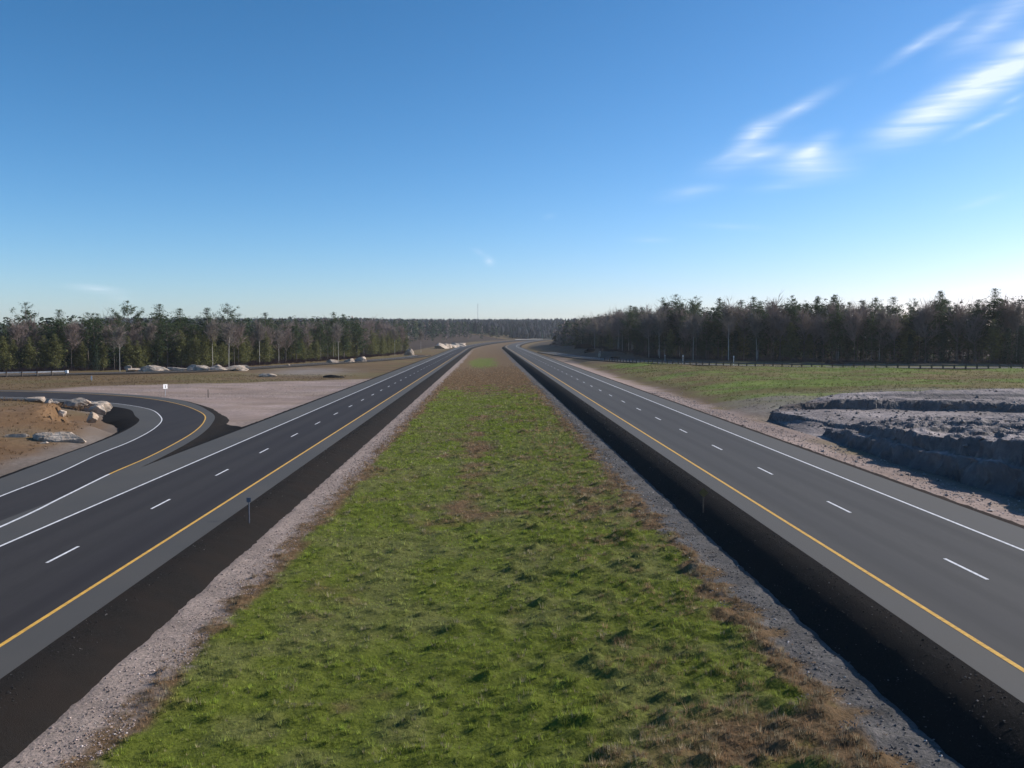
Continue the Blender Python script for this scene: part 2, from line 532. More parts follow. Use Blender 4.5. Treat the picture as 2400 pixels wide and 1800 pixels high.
def zone_color(X, Y):
    """the land's own colours: turf, dry grass, gravel, forest floor"""
    xp = X - shift(Y)
    n1 = fbm(X, Y, 14, 4, 1.0)
    n2 = fbm(X, Y, 4, 4, 3.0)
    n3 = fbm(X * .16, Y, 4.5, 4, 6.0)
    brown = np.array((0.135, 0.094, 0.052))
    orange = np.array((0.172, 0.106, 0.058))
    green = np.array((0.125, 0.165, 0.038))
    pink = np.array((0.28, 0.222, 0.205))
    grey = np.array((0.21, 0.185, 0.172))
    floor = np.array((0.05, 0.036, 0.028))
    soil = np.array((0.14, 0.105, 0.08))

    def mx(c, d, f):
        return c * (1 - f[..., None]) + d * f[..., None]
    c = np.broadcast_to(brown, X.shape + (3,)).copy()
    c = mx(c, np.array((0.115, 0.10, 0.045)), sst(-.1, .3, n1) * .6)
    # right field: tired green with brown streaks
    fr = sst(30, 37, xp + 3 * n2) * sst(285, 250, Y + (xp - 40) * .3 + 8 * n1)
    c = mx(c, green, fr * (0.35 + 0.65 * sst(-.22, .12, n3)))
    c = mx(c, np.array((0.15, 0.105, 0.058)), fr * sst(.10, .3, n1) * .7)
    c = mx(c, grey, sst(132, 114, Y + 9 * n3 + 5 * n2) * sst(28, 32, xp) * .8)
    # gravel verge beside the right carriageway
    c = mx(c, pink, sst(23, 24, xp) * sst(29.5 + 1.5, 27.5, xp + 2.4 * n2 + 1.2 * n1) * sst(430, 250, Y))
    # gravel plain between the exit ramp and the carriageway
    edge = 208 + (xp + 29) * 0.88
    gp = sst(2.5, -2.5, Y - edge + 2.5 * n2) * sst(88, 92, Y) * (xp < -24) * sst(-79, -72, xp + 1.5 * n2)
    pk = mx(np.broadcast_to(pink, X.shape + (3,)).copy(), np.array((0.235, 0.185, 0.155)), sst(-.05, .35, n3) * .8)
    c = c * (1 - gp[..., None]) + pk * gp[..., None]
    # grey fan of stone further along the left bank
    fan = np.exp(-((xp + 47) / 9) ** 2 - ((Y - 248) / 22) ** 2)
    c = mx(c, grey, np.clip(fan * 1.2, 0, 1) * (Y > edge))
    # mound inside the loop
    d, i = dist_poly(X, Y, WL)
    d = d.reshape(X.shape)
    i = i.reshape(X.shape)
    side = ((X - WL[i, 0]) * UN[i, 0] + (Y - WL[i, 1]) * UN[i, 1]) < 0
    c = mx(c, mx(np.broadcast_to(orange, X.shape + (3,)).copy(), np.array((0.13, 0.10, 0.05)), sst(0, .3, n1) * .6), (side & (Y > 40) & (Y < 160)).astype(float))
    c = mx(c, soil, (side * sst(-.05, .3, n2) * .5) * (Y > 40) * (Y < 160))
    # strip of greyish soil beside the ramp bank inside the loop
    c = mx(c, grey * .85, side * sst(7.2, 5.0, d + 1.2 * n2) * (Y < 130) * .8)
    # forest floor
    ff = sst(60, 75, np.abs(xp + 6 + 12 * n1 * 0)) * sst(195, 235, Y - 0.10 * xp) * 1.0
    lf = sst(-8, 2, Y - np.interp(xp, TLX, TLY)) * (xp < 0)
    rf = sst(-8, 2, Y - np.interp(xp, TRX, TRY)) * (xp > 0)
    ff = np.clip(lf + rf, 0, 1) * (Y < 1200)
    c = mx(c, floor, ff)
    c = mx(c, np.array((0.035, 0.045, 0.03)), sst(1200, 1400, Y))
    # rough dark bank in front of the right wood
    rb = sst(29, 36, xp) * sst(268, 300, Y + (xp - 40) * .9) * (xp > 0) * (1 - ff)
    c = mx(c, np.array((0.075, 0.062, 0.052)), rb * (.5 + .5 * sst(-.2, .2, n2)))
    c = c * (1 + 0.22 * n2 + 0.18 * n1)[..., None]
    return np.clip(c, 0.005, 0.9)


# edge of the woods (corridor x -> y)
TL = [(-260, 160), (-170, 200), (-135, 217), (-120, 227), (-98, 246), (-80, 264), (-72, 300), (-62, 352), (-53, 430), (-47, 520)]
TR = [(50, 700), (57, 560), (57.5, 440), (58, 360), (59, 312), (70, 286), (87, 267), (110, 247), (134, 230), (160, 217), (260, 205)]
TLX = [p[0] for p in TL] + [-46]
TLY = [p[1] for p in TL] + [4000]
TRX = [49] + [p[0] for p in TR]
TRY = [4000] + [p[1] for p in TR]


def build_ground():
    xs = np.concatenate([[-3500, -2600, -1900, -1400, -1050, -800, -620, -500, -410, -345, -300, -265, -238, -216, -198, -184],
                         np.arange(-172, -95, 3.0), np.arange(-95, -62, 1.3), np.arange(-62, -27, 0.8), np.arange(-27.4, -11.0, 0.7), [-9, 0, 9],
                         np.arange(10.0, 29, .75), np.arange(29, 62, 0.9), np.arange(62, 140, 2.0), np.arange(140, 180, 4.0),
                         [186, 198, 214, 234, 260, 295, 340, 400, 480, 590, 740, 950, 1250, 1700, 2300, 3200]])
    xs = np.unique(np.round(xs, 3))
    ys = [-60.0]
    while ys[-1] < 4200:
        y = ys[-1]
        st = 4.0 if y < 12 else 0.9 if y < 60 else 0.75 if y < 150 else 1.1 if y < 260 else max(1.6, y * 0.008)
        ys.append(y + st)
    ys = np.array(ys)
    X0, Y0 = np.meshgrid(xs, ys)
    X = X0 + shift(Y0)
    Z = ground_z(X, Y0)
    # settle the land just below the ramps
    for P, sgn, wdt in ((DL, 1, 9.0), (DR, 1, 9.0)):
        sel = (Y0 > 100) & (Y0 < 480)
        xx, yy = X[sel], Y0[sel]
        T = np.gradient(P[:, :2], axis=0)
        T /= np.linalg.norm(T, axis=1)[:, None]
        Nn = np.stack([-T[:, 1], T[:, 0]], -1)
        if Nn[len(Nn) // 2, 1] < 0:
            Nn = -Nn
        Cc = np.concatenate([P[:, :2] + Nn * 3.8, P[:, 2:]], 1)
        d, i = dist_poly(xx, yy, Cc)
        t = sst(13, 6.0, d)
        Z[sel] = Z[sel] * (1 - t) + (Cc[i, 2] - 0.28) * t
    d, i = dist_poly(X.ravel(), Y0.ravel(), (WL + YL) / 2)
    d = d.reshape(X.shape)
    ins = (((X.ravel() - WL[i, 0]) * UN[i, 0] + (Y0.ravel() - WL[i, 1]) * UN[i, 1]) < 0).reshape(X.shape) & (Y0 > 92)
    t = sst(8.5, 5.6, d) * (Y0 > 30)
    t2 = sst(13.5, 10.5, d) * ins * sst(92, 104, Y0)
    Z = Z * (1 - t2) + np.minimum(Z, -1.75) * t2
    Z = np.where(t2 > .05, np.minimum(Z, -1.62 - .25 * t2 * sst(10.5, 8, d)), Z)
    Z = Z * (1 - t) + np.minimum(Z, -1.5) * t
    c = zone_color(X, Y0)
    o = grid_obj('ground', X, Y0, Z, M['ground'], cols=c)
    tag(o, kind='structure')


build_ground()


# ---------------------------------------------------------------- roads
def ys_road(y0, y1):
    ys = [y0]
    while ys[-1] < y1:
        y = ys[-1]
        ys.append(min(y1, y + (6 if y < 500 else 14)))
    return np.array(ys)


def strip(name, x0, x1, z0, z1, y0, y1, mat, parent=None, jag=0.0, seg=None, dy=None):
    """a sheet along the corridor between two offsets"""
    ys = ys_road(y0, y1) if dy is None else np.arange(y0, y1 + dy, dy)
    X = np.stack([np.full(ys.shape, x0) + shift(ys), np.full(ys.shape, x1) + shift(ys)], 1)
    Z = np.stack([z0 + rise(ys), z1 + rise(ys)], 1)
    Y = np.stack([ys, ys], 1)
    return grid_obj(name, X, Y, Z, mat, parent, smooth=True)


def bank(name, prof, y0, y1, mat, parent=None, amp=0.03, fine=0.35):
    """a bank of loose material: cross-section prof [(x,z)...], finely gridded and uneven"""
    px = np.array([p[0] for p in prof])
    pz = np.array([p[1] for p in prof])
    n = 12
    t = np.linspace(0, 1, n)
    cum = np.linspace(0, 1, len(px))
    xx = np.interp(t, cum, px)
    zz = np.interp(t, cum, pz)
    ys = [y0]
    while ys[-1] < y1:
        y = ys[-1]
        ys.append(y + (fine if y < 90 else max(fine, y * .006)))
    ys = np.array(ys)
    Y = np.repeat(ys[:, None], n, 1)
    X = xx[None, :] + shift(ys)[:, None]
    w_ = np.clip(t * 3, 0, 1)[None, :]
    X = X + w_ * 0.045 * fbm(X * .7, Y, .6, 3, 4.0) * np.sign(px[-1] - px[0])
    Z = zz[None, :] + rise(ys)[:, None] + w_ * amp * fbm(X, Y, .5, 3, 2.0) * 2
    o = grid_obj(name, X, Y, Z, mat, parent, smooth=True)
    return o


Y0R, Y1R = -60.0, 1900.0


def carriageway(name, z, lines, lane, shoulder, dash_phase, dashx, inner_edge, outer_edge, yellow_x, white_x):
    road = strip(name, yellow_x, white_x, z, z, Y0R, Y1R, lane)
    tag(road, kind='structure')
    strip('paved_shoulder', inner_edge, yellow_x, z, z, Y0R, Y1R, shoulder, road)
    strip('paved_shoulder', white_x, outer_edge, z, z, Y0R, Y1R, shoulder, road)
    h = 0.006
    sg = 1 if white_x > 0 else -1
    strip('yellow_line', yellow_x - .08, yellow_x + .08, z + h, z + h, Y0R, 900, M['yellow'], road)
    strip('white_line', white_x - .07, white_x + .07, z + h, z + h, Y0R, 900, M['white'], road)
    k = 0
    y = dash_phase
    while y < 520:
        ys = np.array([y, y + 1.5, y + 3.0])
        X = np.stack([dashx - .065 + shift(ys), dashx + .065 + shift(ys)], 1)
        grid_obj('lane_dash', X, np.stack([ys, ys], 1), np.full((3, 2), z + h), M['white'], road)
        y += 12.0
    return road


right_road = carriageway('road_right', 0.0, None, M['lane_r'], M['shoulder_r'], 30.9 - 24, 17.2, 12.25, 23.3, 13.44, 20.95)
left_road = carriageway('road_left', -1.1, None, M['lane'], M['shoulder'], 38.6 - 36, -18.45, -13.5, -25.0, -14.95, -22.0)

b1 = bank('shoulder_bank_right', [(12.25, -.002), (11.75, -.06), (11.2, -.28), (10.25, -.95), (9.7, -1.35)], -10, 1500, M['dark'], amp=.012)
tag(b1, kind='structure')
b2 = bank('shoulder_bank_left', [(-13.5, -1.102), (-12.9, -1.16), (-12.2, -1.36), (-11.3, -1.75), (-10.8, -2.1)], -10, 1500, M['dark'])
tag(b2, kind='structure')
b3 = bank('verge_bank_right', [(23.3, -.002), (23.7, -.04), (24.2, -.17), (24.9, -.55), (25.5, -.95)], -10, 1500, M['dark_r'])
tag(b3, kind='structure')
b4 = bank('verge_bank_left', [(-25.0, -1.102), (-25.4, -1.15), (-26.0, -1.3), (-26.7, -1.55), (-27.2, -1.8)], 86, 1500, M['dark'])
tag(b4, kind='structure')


# exit ramp on the left
def ramp_sheet(name, A, B, zA, zB, mat, parent=None, a=0, b=None):
    A, B = A[a:b], B[a:b]
    zA = np.broadcast_to(zA, (len(WL),))[a:b]
    zB = np.broadcast_to(zB, (len(WL),))[a:b]
    X = np.stack([A[:, 0], B[:, 0]], 1)
    Y = np.stack([A[:, 1], B[:, 1]], 1)
    return grid_obj(name, X, Y, np.stack([zA, zB], 1), mat, parent)


yy = WL[:, 1]
cum = np.arange(len(WL))
far = sst(108, 140, yy) + (WL[:, 0] < -75)
far = np.clip(far, 0, 1)
owid = 1.15 + 1.6 * far
zin = -1.112 - 0.18 * far
zout = -1.112 + 0.18 * far
Wi = WL - UN * 3.0
Yo = YL + UN * owid[:, None]
ramp = ramp_sheet('exit_ramp', WL, YL, zin, zout, M['lane'])
tag(ramp, kind='structure')
ramp_sheet('paved_shoulder', Wi, WL, zin, zin, M['shoulder'], ramp)
ramp_sheet('paved_shoulder', YL, Yo, zout, zout, M['shoulder'], ramp)
ramp_sheet('white_line', WL - UN * .07, WL + UN * .07, zin + .008, zin + .008, M['white'], ramp)
iw = int(np.argmin(np.abs(YL[:, 1] - 63))) + 1
ramp_sheet('white_line', YL - UN * .08, YL + UN * .08, -1.0945, -1.0945, M['white'], ramp, 0, iw)
ramp_sheet('yellow_line', YL - UN * .08, YL + UN * .08, zout + .008 + .008, zout + .016, M['yellow'], ramp, iw - 1, None)


def ramp_bank(name, E, zE, outward, width, drop, mat, a=0, b=None):
    n = 9
    t = np.linspace(0, 1, n)
    E = E[a:b]
    zE = np.broadcast_to(zE, (len(WL),))[a:b]
    U = UN[a:b] * outward
    width = np.broadcast_to(width, (len(WL),))[a:b]
    drop = np.broadcast_to(drop, (len(WL),))[a:b]
    # refine along
    m = len(E)
    q = np.linspace(0, m - 1, m * 6)
    Ei = np.stack([np.interp(q, np.arange(m), E[:, k]) for k in range(2)], 1)
    Ui = np.stack([np.interp(q, np.arange(m), U[:, k]) for k in range(2)], 1)
    zi = np.interp(q, np.arange(m), zE)
    wi = np.interp(q, np.arange(m), width)
    di = np.interp(q, np.arange(m), drop)
    X = Ei[:, :1] + Ui[:, :1] * wi[:, None] * t[None, :]
    Y = Ei[:, 1:] + Ui[:, 1:] * wi[:, None] * t[None, :]
    jn = fbm(X, Y, 1.6, 3, 3.0) * .25 * np.clip(t * 3, 0, 1)[None, :]
    X = X + Ui[:, :1] * jn
    Y = Y + Ui[:, 1:] * jn
    Z = zi[:, None] - .004 - di[:, None] * (t ** 1.35)[None, :] + .03 * fbm(X, Y, .5, 2) * np.clip(t * 3, 0, 1)[None, :]
    return tag(grid_obj(name, X, Y, Z, mat), kind='structure')


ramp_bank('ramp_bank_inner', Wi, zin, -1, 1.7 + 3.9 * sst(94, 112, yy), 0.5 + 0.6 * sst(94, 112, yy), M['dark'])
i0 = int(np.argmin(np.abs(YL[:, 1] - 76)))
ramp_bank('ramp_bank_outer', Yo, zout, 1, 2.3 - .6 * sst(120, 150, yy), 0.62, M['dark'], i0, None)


# dark wedge where the ramp parts from the carriageway
def gore():
    ys = np.arange(68.7, 107, .5)
    nx = 14
    xr = np.interp(ys, [68, 95, 97.5, 107], [-25.0, -25.0, -26.3, -31.0])
    Yo_x = np.interp(ys, Yo[:, 1], Yo[:, 0])
    xl = np.minimum(Yo_x, xr - .02)
    t = np.linspace(0, 1, nx)
    X = xl[:, None] + (xr - xl)[:, None] * t[None, :]
    Y = np.repeat(ys[:, None], nx, 1)
    dp = np.clip((xr - xl) / 5, 0, 1)[:, None]
    Z = -1.115 - .28 * dp * np.sin(math.pi * t)[None, :] - .36 * sst(96, 103, Y) * t[None, :] + .02 * fbm(X, Y, .6, 2) * np.minimum(np.sin(math.pi * t) * 3, 1)
    return tag(grid_obj('gore_gravel', X, Y, Z, M['dark']), kind='structure')


gore()


def side_ramp(name, P, wroad, bankw, mat_lane, mat_sh):
    T = np.gradient(P[:, :2], axis=0)
    T /= np.linalg.norm(T, axis=1)[:, None]
    Nn = np.stack([-T[:, 1], T[:, 0]], -1)
    if Nn[len(Nn) // 2, 1] < 0:
        Nn = -Nn
    # Nn points to the far side of the road

    def sheet(nm, a, b, za, zb, mat, par=None):
        A = P[:, :2] + Nn * a
        B = P[:, :2] + Nn * b
        return grid_obj(nm, np.stack([A[:, 0], B[:, 0]], 1), np.stack([A[:, 1], B[:, 1]], 1), np.stack([P[:, 2] + za, P[:, 2] + zb], 1), mat, par)
    r = sheet(name, 1.6, wroad - 2, -.008, -.008, mat_lane)
    tag(r, kind='structure')
    sheet('paved_shoulder', 0.2, 1.6, -.008, -.008, mat_sh, r)
    sheet('paved_shoulder', wroad - 2, wroad, -.008, -.008, mat_sh, r)
    sheet('yellow_line', 1.55, 1.7, 0, 0, M['yellow'], r)
    sheet('white_line', wroad - 2.05, wroad - 1.9, 0, 0, M['white'], r)
    b_ = sheet(name + '_bank', 0.2, -bankw, -.01, -.95, M['dark'])
    tag(b_, kind='structure')
    c_ = sheet(name + '_far_bank', wroad, wroad + 1.5, -.01, -.5, M['dark'])
    tag(c_, kind='structure')
    return Nn


NL = side_ramp('entry_ramp_left', DL, 8.5, 1.0, M['lane'], M['shoulder'])
NR = side_ramp('entry_ramp_right', DR, 8.5, 1.8, M['shoulder_r'], M['shoulder_r'])

# ---------------------------------------------------------------- median turf
MPX = [-12.4, -11.2, -9.7, -5, 0, 5, 9.06, 10.2, 11.4]
MPZ = [-1.86, -1.70, -1.72, -1.80, -1.66, -1.36, -1.02, -.93, -1.0]

hum = []
hr = np.random.default_rng(11)
for k in range(9500):
    x = hr.uniform(-9.8, 8.9)
    y = 14 * (176 / 14) ** (hr.random() ** .85)
    dens = 0.5 + 0.5 * sst(-2, 5, x)
    if hr.random() > dens:
        continue
    rr = (hr.uniform(.09, .21) if hr.random() < .965 else hr.uniform(.21, .42)) * (1.15 if (x > 1 and y < 60) else 1.0) * (1 + .35 * min(1, y / 120))
    hum.append((x, y, rr, hr.uniform(.075, .165) * (rr / .34) ** .5))
hum = np.array(hum)


def med_z(X, Y):
    xp = X - shift(Y)
    z = np.interp(xp, MPX, MPZ) + rise(Y)
    g = sst(-9.8, -8.6, xp) * sst(9.6, 8.4, xp)
    amp = sst(190, 150, Y)
    z = z + g * (0.03 + .10 * amp) * fbm(X, Y, 1.1, 4, 2.0) + (1 - g) * .045 * fbm(X, Y, .5, 3)
    return z


def med_hummocks(X, Y, Z):
    ys = Y[:, 0]
    for x, y, r, h in hum:
        i0, i1 = np.searchsorted(ys, [y - 2.2 * r, y + 2.2 * r])
        j0, j1 = np.searchsorted(X[0], [x - 3.0 * r, x + 3.0 * r])
        if i1 <= i0 or j1 <= j0:
            continue
        sx = X[i0:i1, j0:j1] - x
        sy = Y[i0:i1, j0:j1] - y
        Z[i0:i1, j0:j1] += h * np.exp(-((sx / (r * 1.7)) ** 2 + (sy / (r * .85)) ** 2) * 1.6)
    return Z


def dryness(X, Y):
    """0 green .. 1 dry, for the turf of the median"""
    xp = X - shift(Y)
    n1 = fbm(X, Y * .8, 3.2, 4, 1.0)
    n2 = fbm(X, Y, 1.0, 3, 9.0)
    n0 = fbm(X, Y * .5, 9, 3, 4.0)
    d = 0.24 + .62 * n1 + .35 * n2 + .35 * n0
    d = d + 1.2 * sst(-8.2, -9.9, xp + .8 * n2) + 1.25 * sst(7.5, 9.1, xp + .8 * n2)
    d = d + .16 * np.exp(-((xp - 4.6) / 2.2) ** 2) * sst(62, 24, Y)
    d = d + .35 * np.exp(-((xp + 1.2) / 1.4) ** 2) * sst(40, 60, Y) * sst(130, 90, Y)
    d = d + .05 * sst(24, 17, Y) * (xp > -3)
    d = d - .18 * sst(95, 120, Y) * sst(7.5, 5.5, np.abs(xp + .4))
    far = sst(156, 190, Y + 26 * n2 + 30 * n1)
    d = d * (1 - far) + far * (1.25 + .2 * n1)
    g2 = np.clip(1.25 * np.exp(-(np.abs(xp + 1.8 + 2 * n1) / 6.5) ** 2.0 - (np.abs(Y - 350 + 30 * n2) / 75) ** 2.0), 0, 1)
    d = d - g2 * 1.0
    return np.clip(d, 0, 1.15)


def turf_color(X, Y, jit=None):
    d = dryness(X, Y) + (0 if jit is None else jit * .55)
    xp = X - shift(Y)
    g = np.array((0.178, 0.215, 0.034))
    g2 = np.array((0.225, 0.225, 0.085))
    b = np.array((0.232, 0.152, 0.086))
    t = sst(.32, .8, d)[..., None]
    m_ = sst(-.2, .3, fbm(X, Y, 2.1, 3, 7.0))[..., None] * .6
    c = (g * (1 - m_) + g2 * m_) * (1 - t) + b * t
    return c


def build_median():
    xs = np.arange(-12.4, 11.45, .14)
    ys = [6.0]
    while ys[-1] < 1250:
        y = ys[-1]
        ys.append(y + max(.13, .13 * (y / 32) ** 1.5))
    ys = np.array(ys)
    X0, Y = np.meshgrid(xs, ys)
    X = X0 + shift(Y)
    Z = med_z(X, Y)
    Z = med_hummocks(X, Y, Z)
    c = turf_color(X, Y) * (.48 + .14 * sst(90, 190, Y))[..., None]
    n2 = fbm(X, Y, .9, 4, 9.0)
    n5 = fbm(X, Y, 5, 3, 3.0)
    pk = np.array((0.262, 0.210, 0.192)) * (1 + .30 * n2[..., None])
    gy = np.array((0.100, 0.094, 0.096)) * (1 + .45 * n2[..., None])
    tl = sst(-9.2, -10.0, X0 + 1.0 * n2 + .6 * n5)[..., None] * (1 - .8 * sst(350, 700, Y))[..., None]
    tr = sst(8.6, 9.2, X0 + 1.2 * n2 + .6 * n5)[..., None] * (1 - .8 * sst(350, 700, Y))[..., None]
    c = c * (1 - tl) + pk * tl
    c = c * (1 - tr) + gy * tr
    tag(grid_obj('median_ground', X, Y, Z, M['median'], cols=c), kind='structure')
    return ys


build_median()


# grass blades of the median, one mass
def blades(name, x, y, z, h, wdt, col, nb, lean, mat):
    """nb tapered blades per tuft at (x,y,z)"""
    n = len(x)
    r_ = np.random.default_rng(5)
    bx = np.repeat(x, nb)
    by = np.repeat(y, nb)
    bz = np.repeat(z, nb)
    bh = np.repeat(h, nb) * r_.uniform(.6, 1.15, n * nb)
    bw = np.repeat(wdt, nb)
    sp = np.repeat(h, nb) * .55
    a = r_.uniform(0, 2 * math.pi, n * nb)
    rr = r_.uniform(0, 1, n * nb) * sp
    bx = bx + np.cos(a) * rr
    by = by + np.sin(a) * rr
    fa = r_.uniform(0, math.pi, n * nb)
    ux, uy = np.cos(fa) * bw, np.sin(fa) * bw
    ln = r_.uniform(.2, 1.0, n * nb) * lean * bh
    tx = bx + np.cos(a) * ln
    ty = by + np.sin(a) * ln
    V = np.empty((n * nb, 3, 3), np.float32)
    V[:, 0] = np.stack([bx - ux, by - uy, bz - .03], -1)
    V[:, 1] = np.stack([bx + ux, by + uy, bz - .03], -1)
    V[:, 2] = np.stack([tx, ty, bz + bh], -1)
    C = np.repeat(np.repeat(col, nb, 0)[:, None, :], 3, 1) * r_.uniform(.75, 1.3, (n * nb, 1, 1))
    F = np.arange(n * nb * 3).reshape(-1, 3)
    return mesh_np(name, V.reshape(-1, 3), F, mat, cols=C.reshape(-1, 3))


def build_grass():
    r_ = np.random.default_rng(21)
    parts = []
    # density falls with distance
    N1 = 135000
    u = r_.random(N1)
    y = 13 * (330 / 13) ** (u ** .92)
    x = r_.uniform(-10.3, 9.4, N1)
    d = dryness(x, y)
    keep = (x > -9.8 + .7 * fbm(x, y, .9, 3)) & (x < 8.8 + .6 * fbm(x, y, .9, 3, 2)) | (r_.random(N1) < .12)
    keep &= r_.random(N1) > sst(170, 325, y)
    keep &= (vnoise(x / .19, y / .15) > .34) | (y > 90)
    x, y, d = x[keep], y[keep], d[keep]
    # heights: turf short, hummock tufts taller
    z = med_z(x, y)
    hz = np.zeros(len(x))
    hb = np.zeros(len(x))
    order = np.argsort(y)
    x, y, z, d = x[order], y[order], z[order], d[order]
    for hx, hy, hrad, hh in hum:
        i0, i1 = np.searchsorted(y, [hy - 2 * hrad, hy + 2 * hrad])
        e = np.exp(-(((x[i0:i1] - hx) / (hrad * 1.7)) ** 2 + ((y[i0:i1] - hy) / (hrad * .85)) ** 2) * 1.6)
        hz[i0:i1] += hh * e
        hb[i0:i1] = np.maximum(hb[i0:i1], e)
    z = z + hz
    sc = np.clip(y / 38, .8, 5)
    h = (.035 + .05 * r_.random(len(x)) + .17 * hb * r_.random(len(x))) * np.clip(sc ** .35, 1, 1.6)
    wd = .0095 * sc
    c = turf_color(x, y, (r_.random(len(x)) * .5 + .5) * hb * (.35 + .9 * sst(0, 5, x)))
    pale = (r_.random(len(x)) < .07 + .35 * (hb > .45) * (d > .3))[:, None]
    c = np.where(pale, np.array((0.30, 0.25, 0.16)), c * 1.2) * (.45 + 1.15 * vnoise(x / .15 + 5, y / .15)[:, None]) * r_.uniform(.7, 1.35, (len(x), 1))
    o = blades('grass', x, y, z, h, wd, c, 8, .7, M['grass'])
    tag(o, 'short green and straw coloured grass covering the median between the two carriageways', 'grass', kind='stuff')
    # right field tussocks
    n = 26000
    x = r_.uniform(32, 150, n)
    y = r_.uniform(109, 262, n)
    px = x / y
    keep = (px < .66) & (np.abs(y - np.interp(x, DR[:, 0], DR[:, 1])) > 4) & (y < np.interp(x, DR[:, 0], DR[:, 1]) - 3)
    x, y = x[keep], y[keep]
    z = ground_z(x, y)
    c = zone_color(x, y) * 1.2
    hh = r_.uniform(.08, .30, len(x))
    o = blades('dry_grass', x, y, z, hh, np.full(len(x), .04), c, 5, 1.0, M['grass'])
    tag(o, 'rough olive tussock grass on the field beside the right ramp', 'grass', kind='stuff')
    # mound and left banks
    n = 9000
    x = r_.uniform(-110, -33, n)
    y = r_.uniform(62, 230, n)
    d1, i1 = dist_poly(x, y, (WL + YL) / 2)
    side = ((x - WL[i1, 0]) * UN[i1, 0] + (y - WL[i1, 1]) * UN[i1, 1]) < 0
    edge = 208 + (x + 29) * 0.88
    keep = (d1 > 8.2) & (side | ((y > edge) & (y < np.interp(-x, -DL[:, 0], DL[:, 1]) - 3)))
    x, y = x[keep], y[keep]
    z = ground_z(x, y)
    c = zone_color(x, y) * 1.1
    hh = r_.uniform(.10, .28, len(x))
    o = blades('dry_grass', x, y, z, hh, np.full(len(x), .028), c, 8, .9, M['grass'])
    tag(o, 'dry brown grass on the mound and banks around the exit ramp', 'grass', kind='stuff')


build_grass()

# ---------------------------------------------------------------- loose stones
ICO = None


def stones(name, x, y, z, r, col, mat, seed=1):
    """small irregular polyhedra, one mass"""
    r_ = np.random.default_rng(seed)
    t = (1 + 5 ** .5) / 2
    base = np.array([(1, 1, 1), (1, -1, -1), (-1, 1, -1), (-1, -1, 1), (0, 0, 1.3), (0, 0, -1.1)], float)
    base = np.array([(1, 0, 0), (0, 1, 0), (-1, 0, 0), (0, -1, 0), (.35, .2, .75), (-.1, -.15, -.8)], float)
    F0 = np.array([(0, 1, 4), (1, 2, 4), (2, 3, 4), (3, 0, 4), (1, 0, 5), (2, 1, 5), (3, 2, 5), (0, 3, 5)])
    n = len(x)
    V = base[None] * r_.uniform(.6, 1.3, (n, 6, 3)) * r[:, None, None]
    a = r_.uniform(0, 6.28, n)
    ca, sa = np.cos(a)[:, None], np.sin(a)[:, None]
    X = V[..., 0] * ca - V[..., 1] * sa + x[:, None]
    Y = V[..., 0] * sa + V[..., 1] * ca + y[:, None]
    Z = V[..., 2] * .75 + z[:, None]
    V = np.stack([X, Y, Z], -1).reshape(-1, 3)
    F = (F0[None] + 6 * np.arange(n)[:, None, None]).reshape(-1, 3)
    C = np.repeat(col, 6, 0)
    return mesh_np(name, V, F, mat, cols=C)


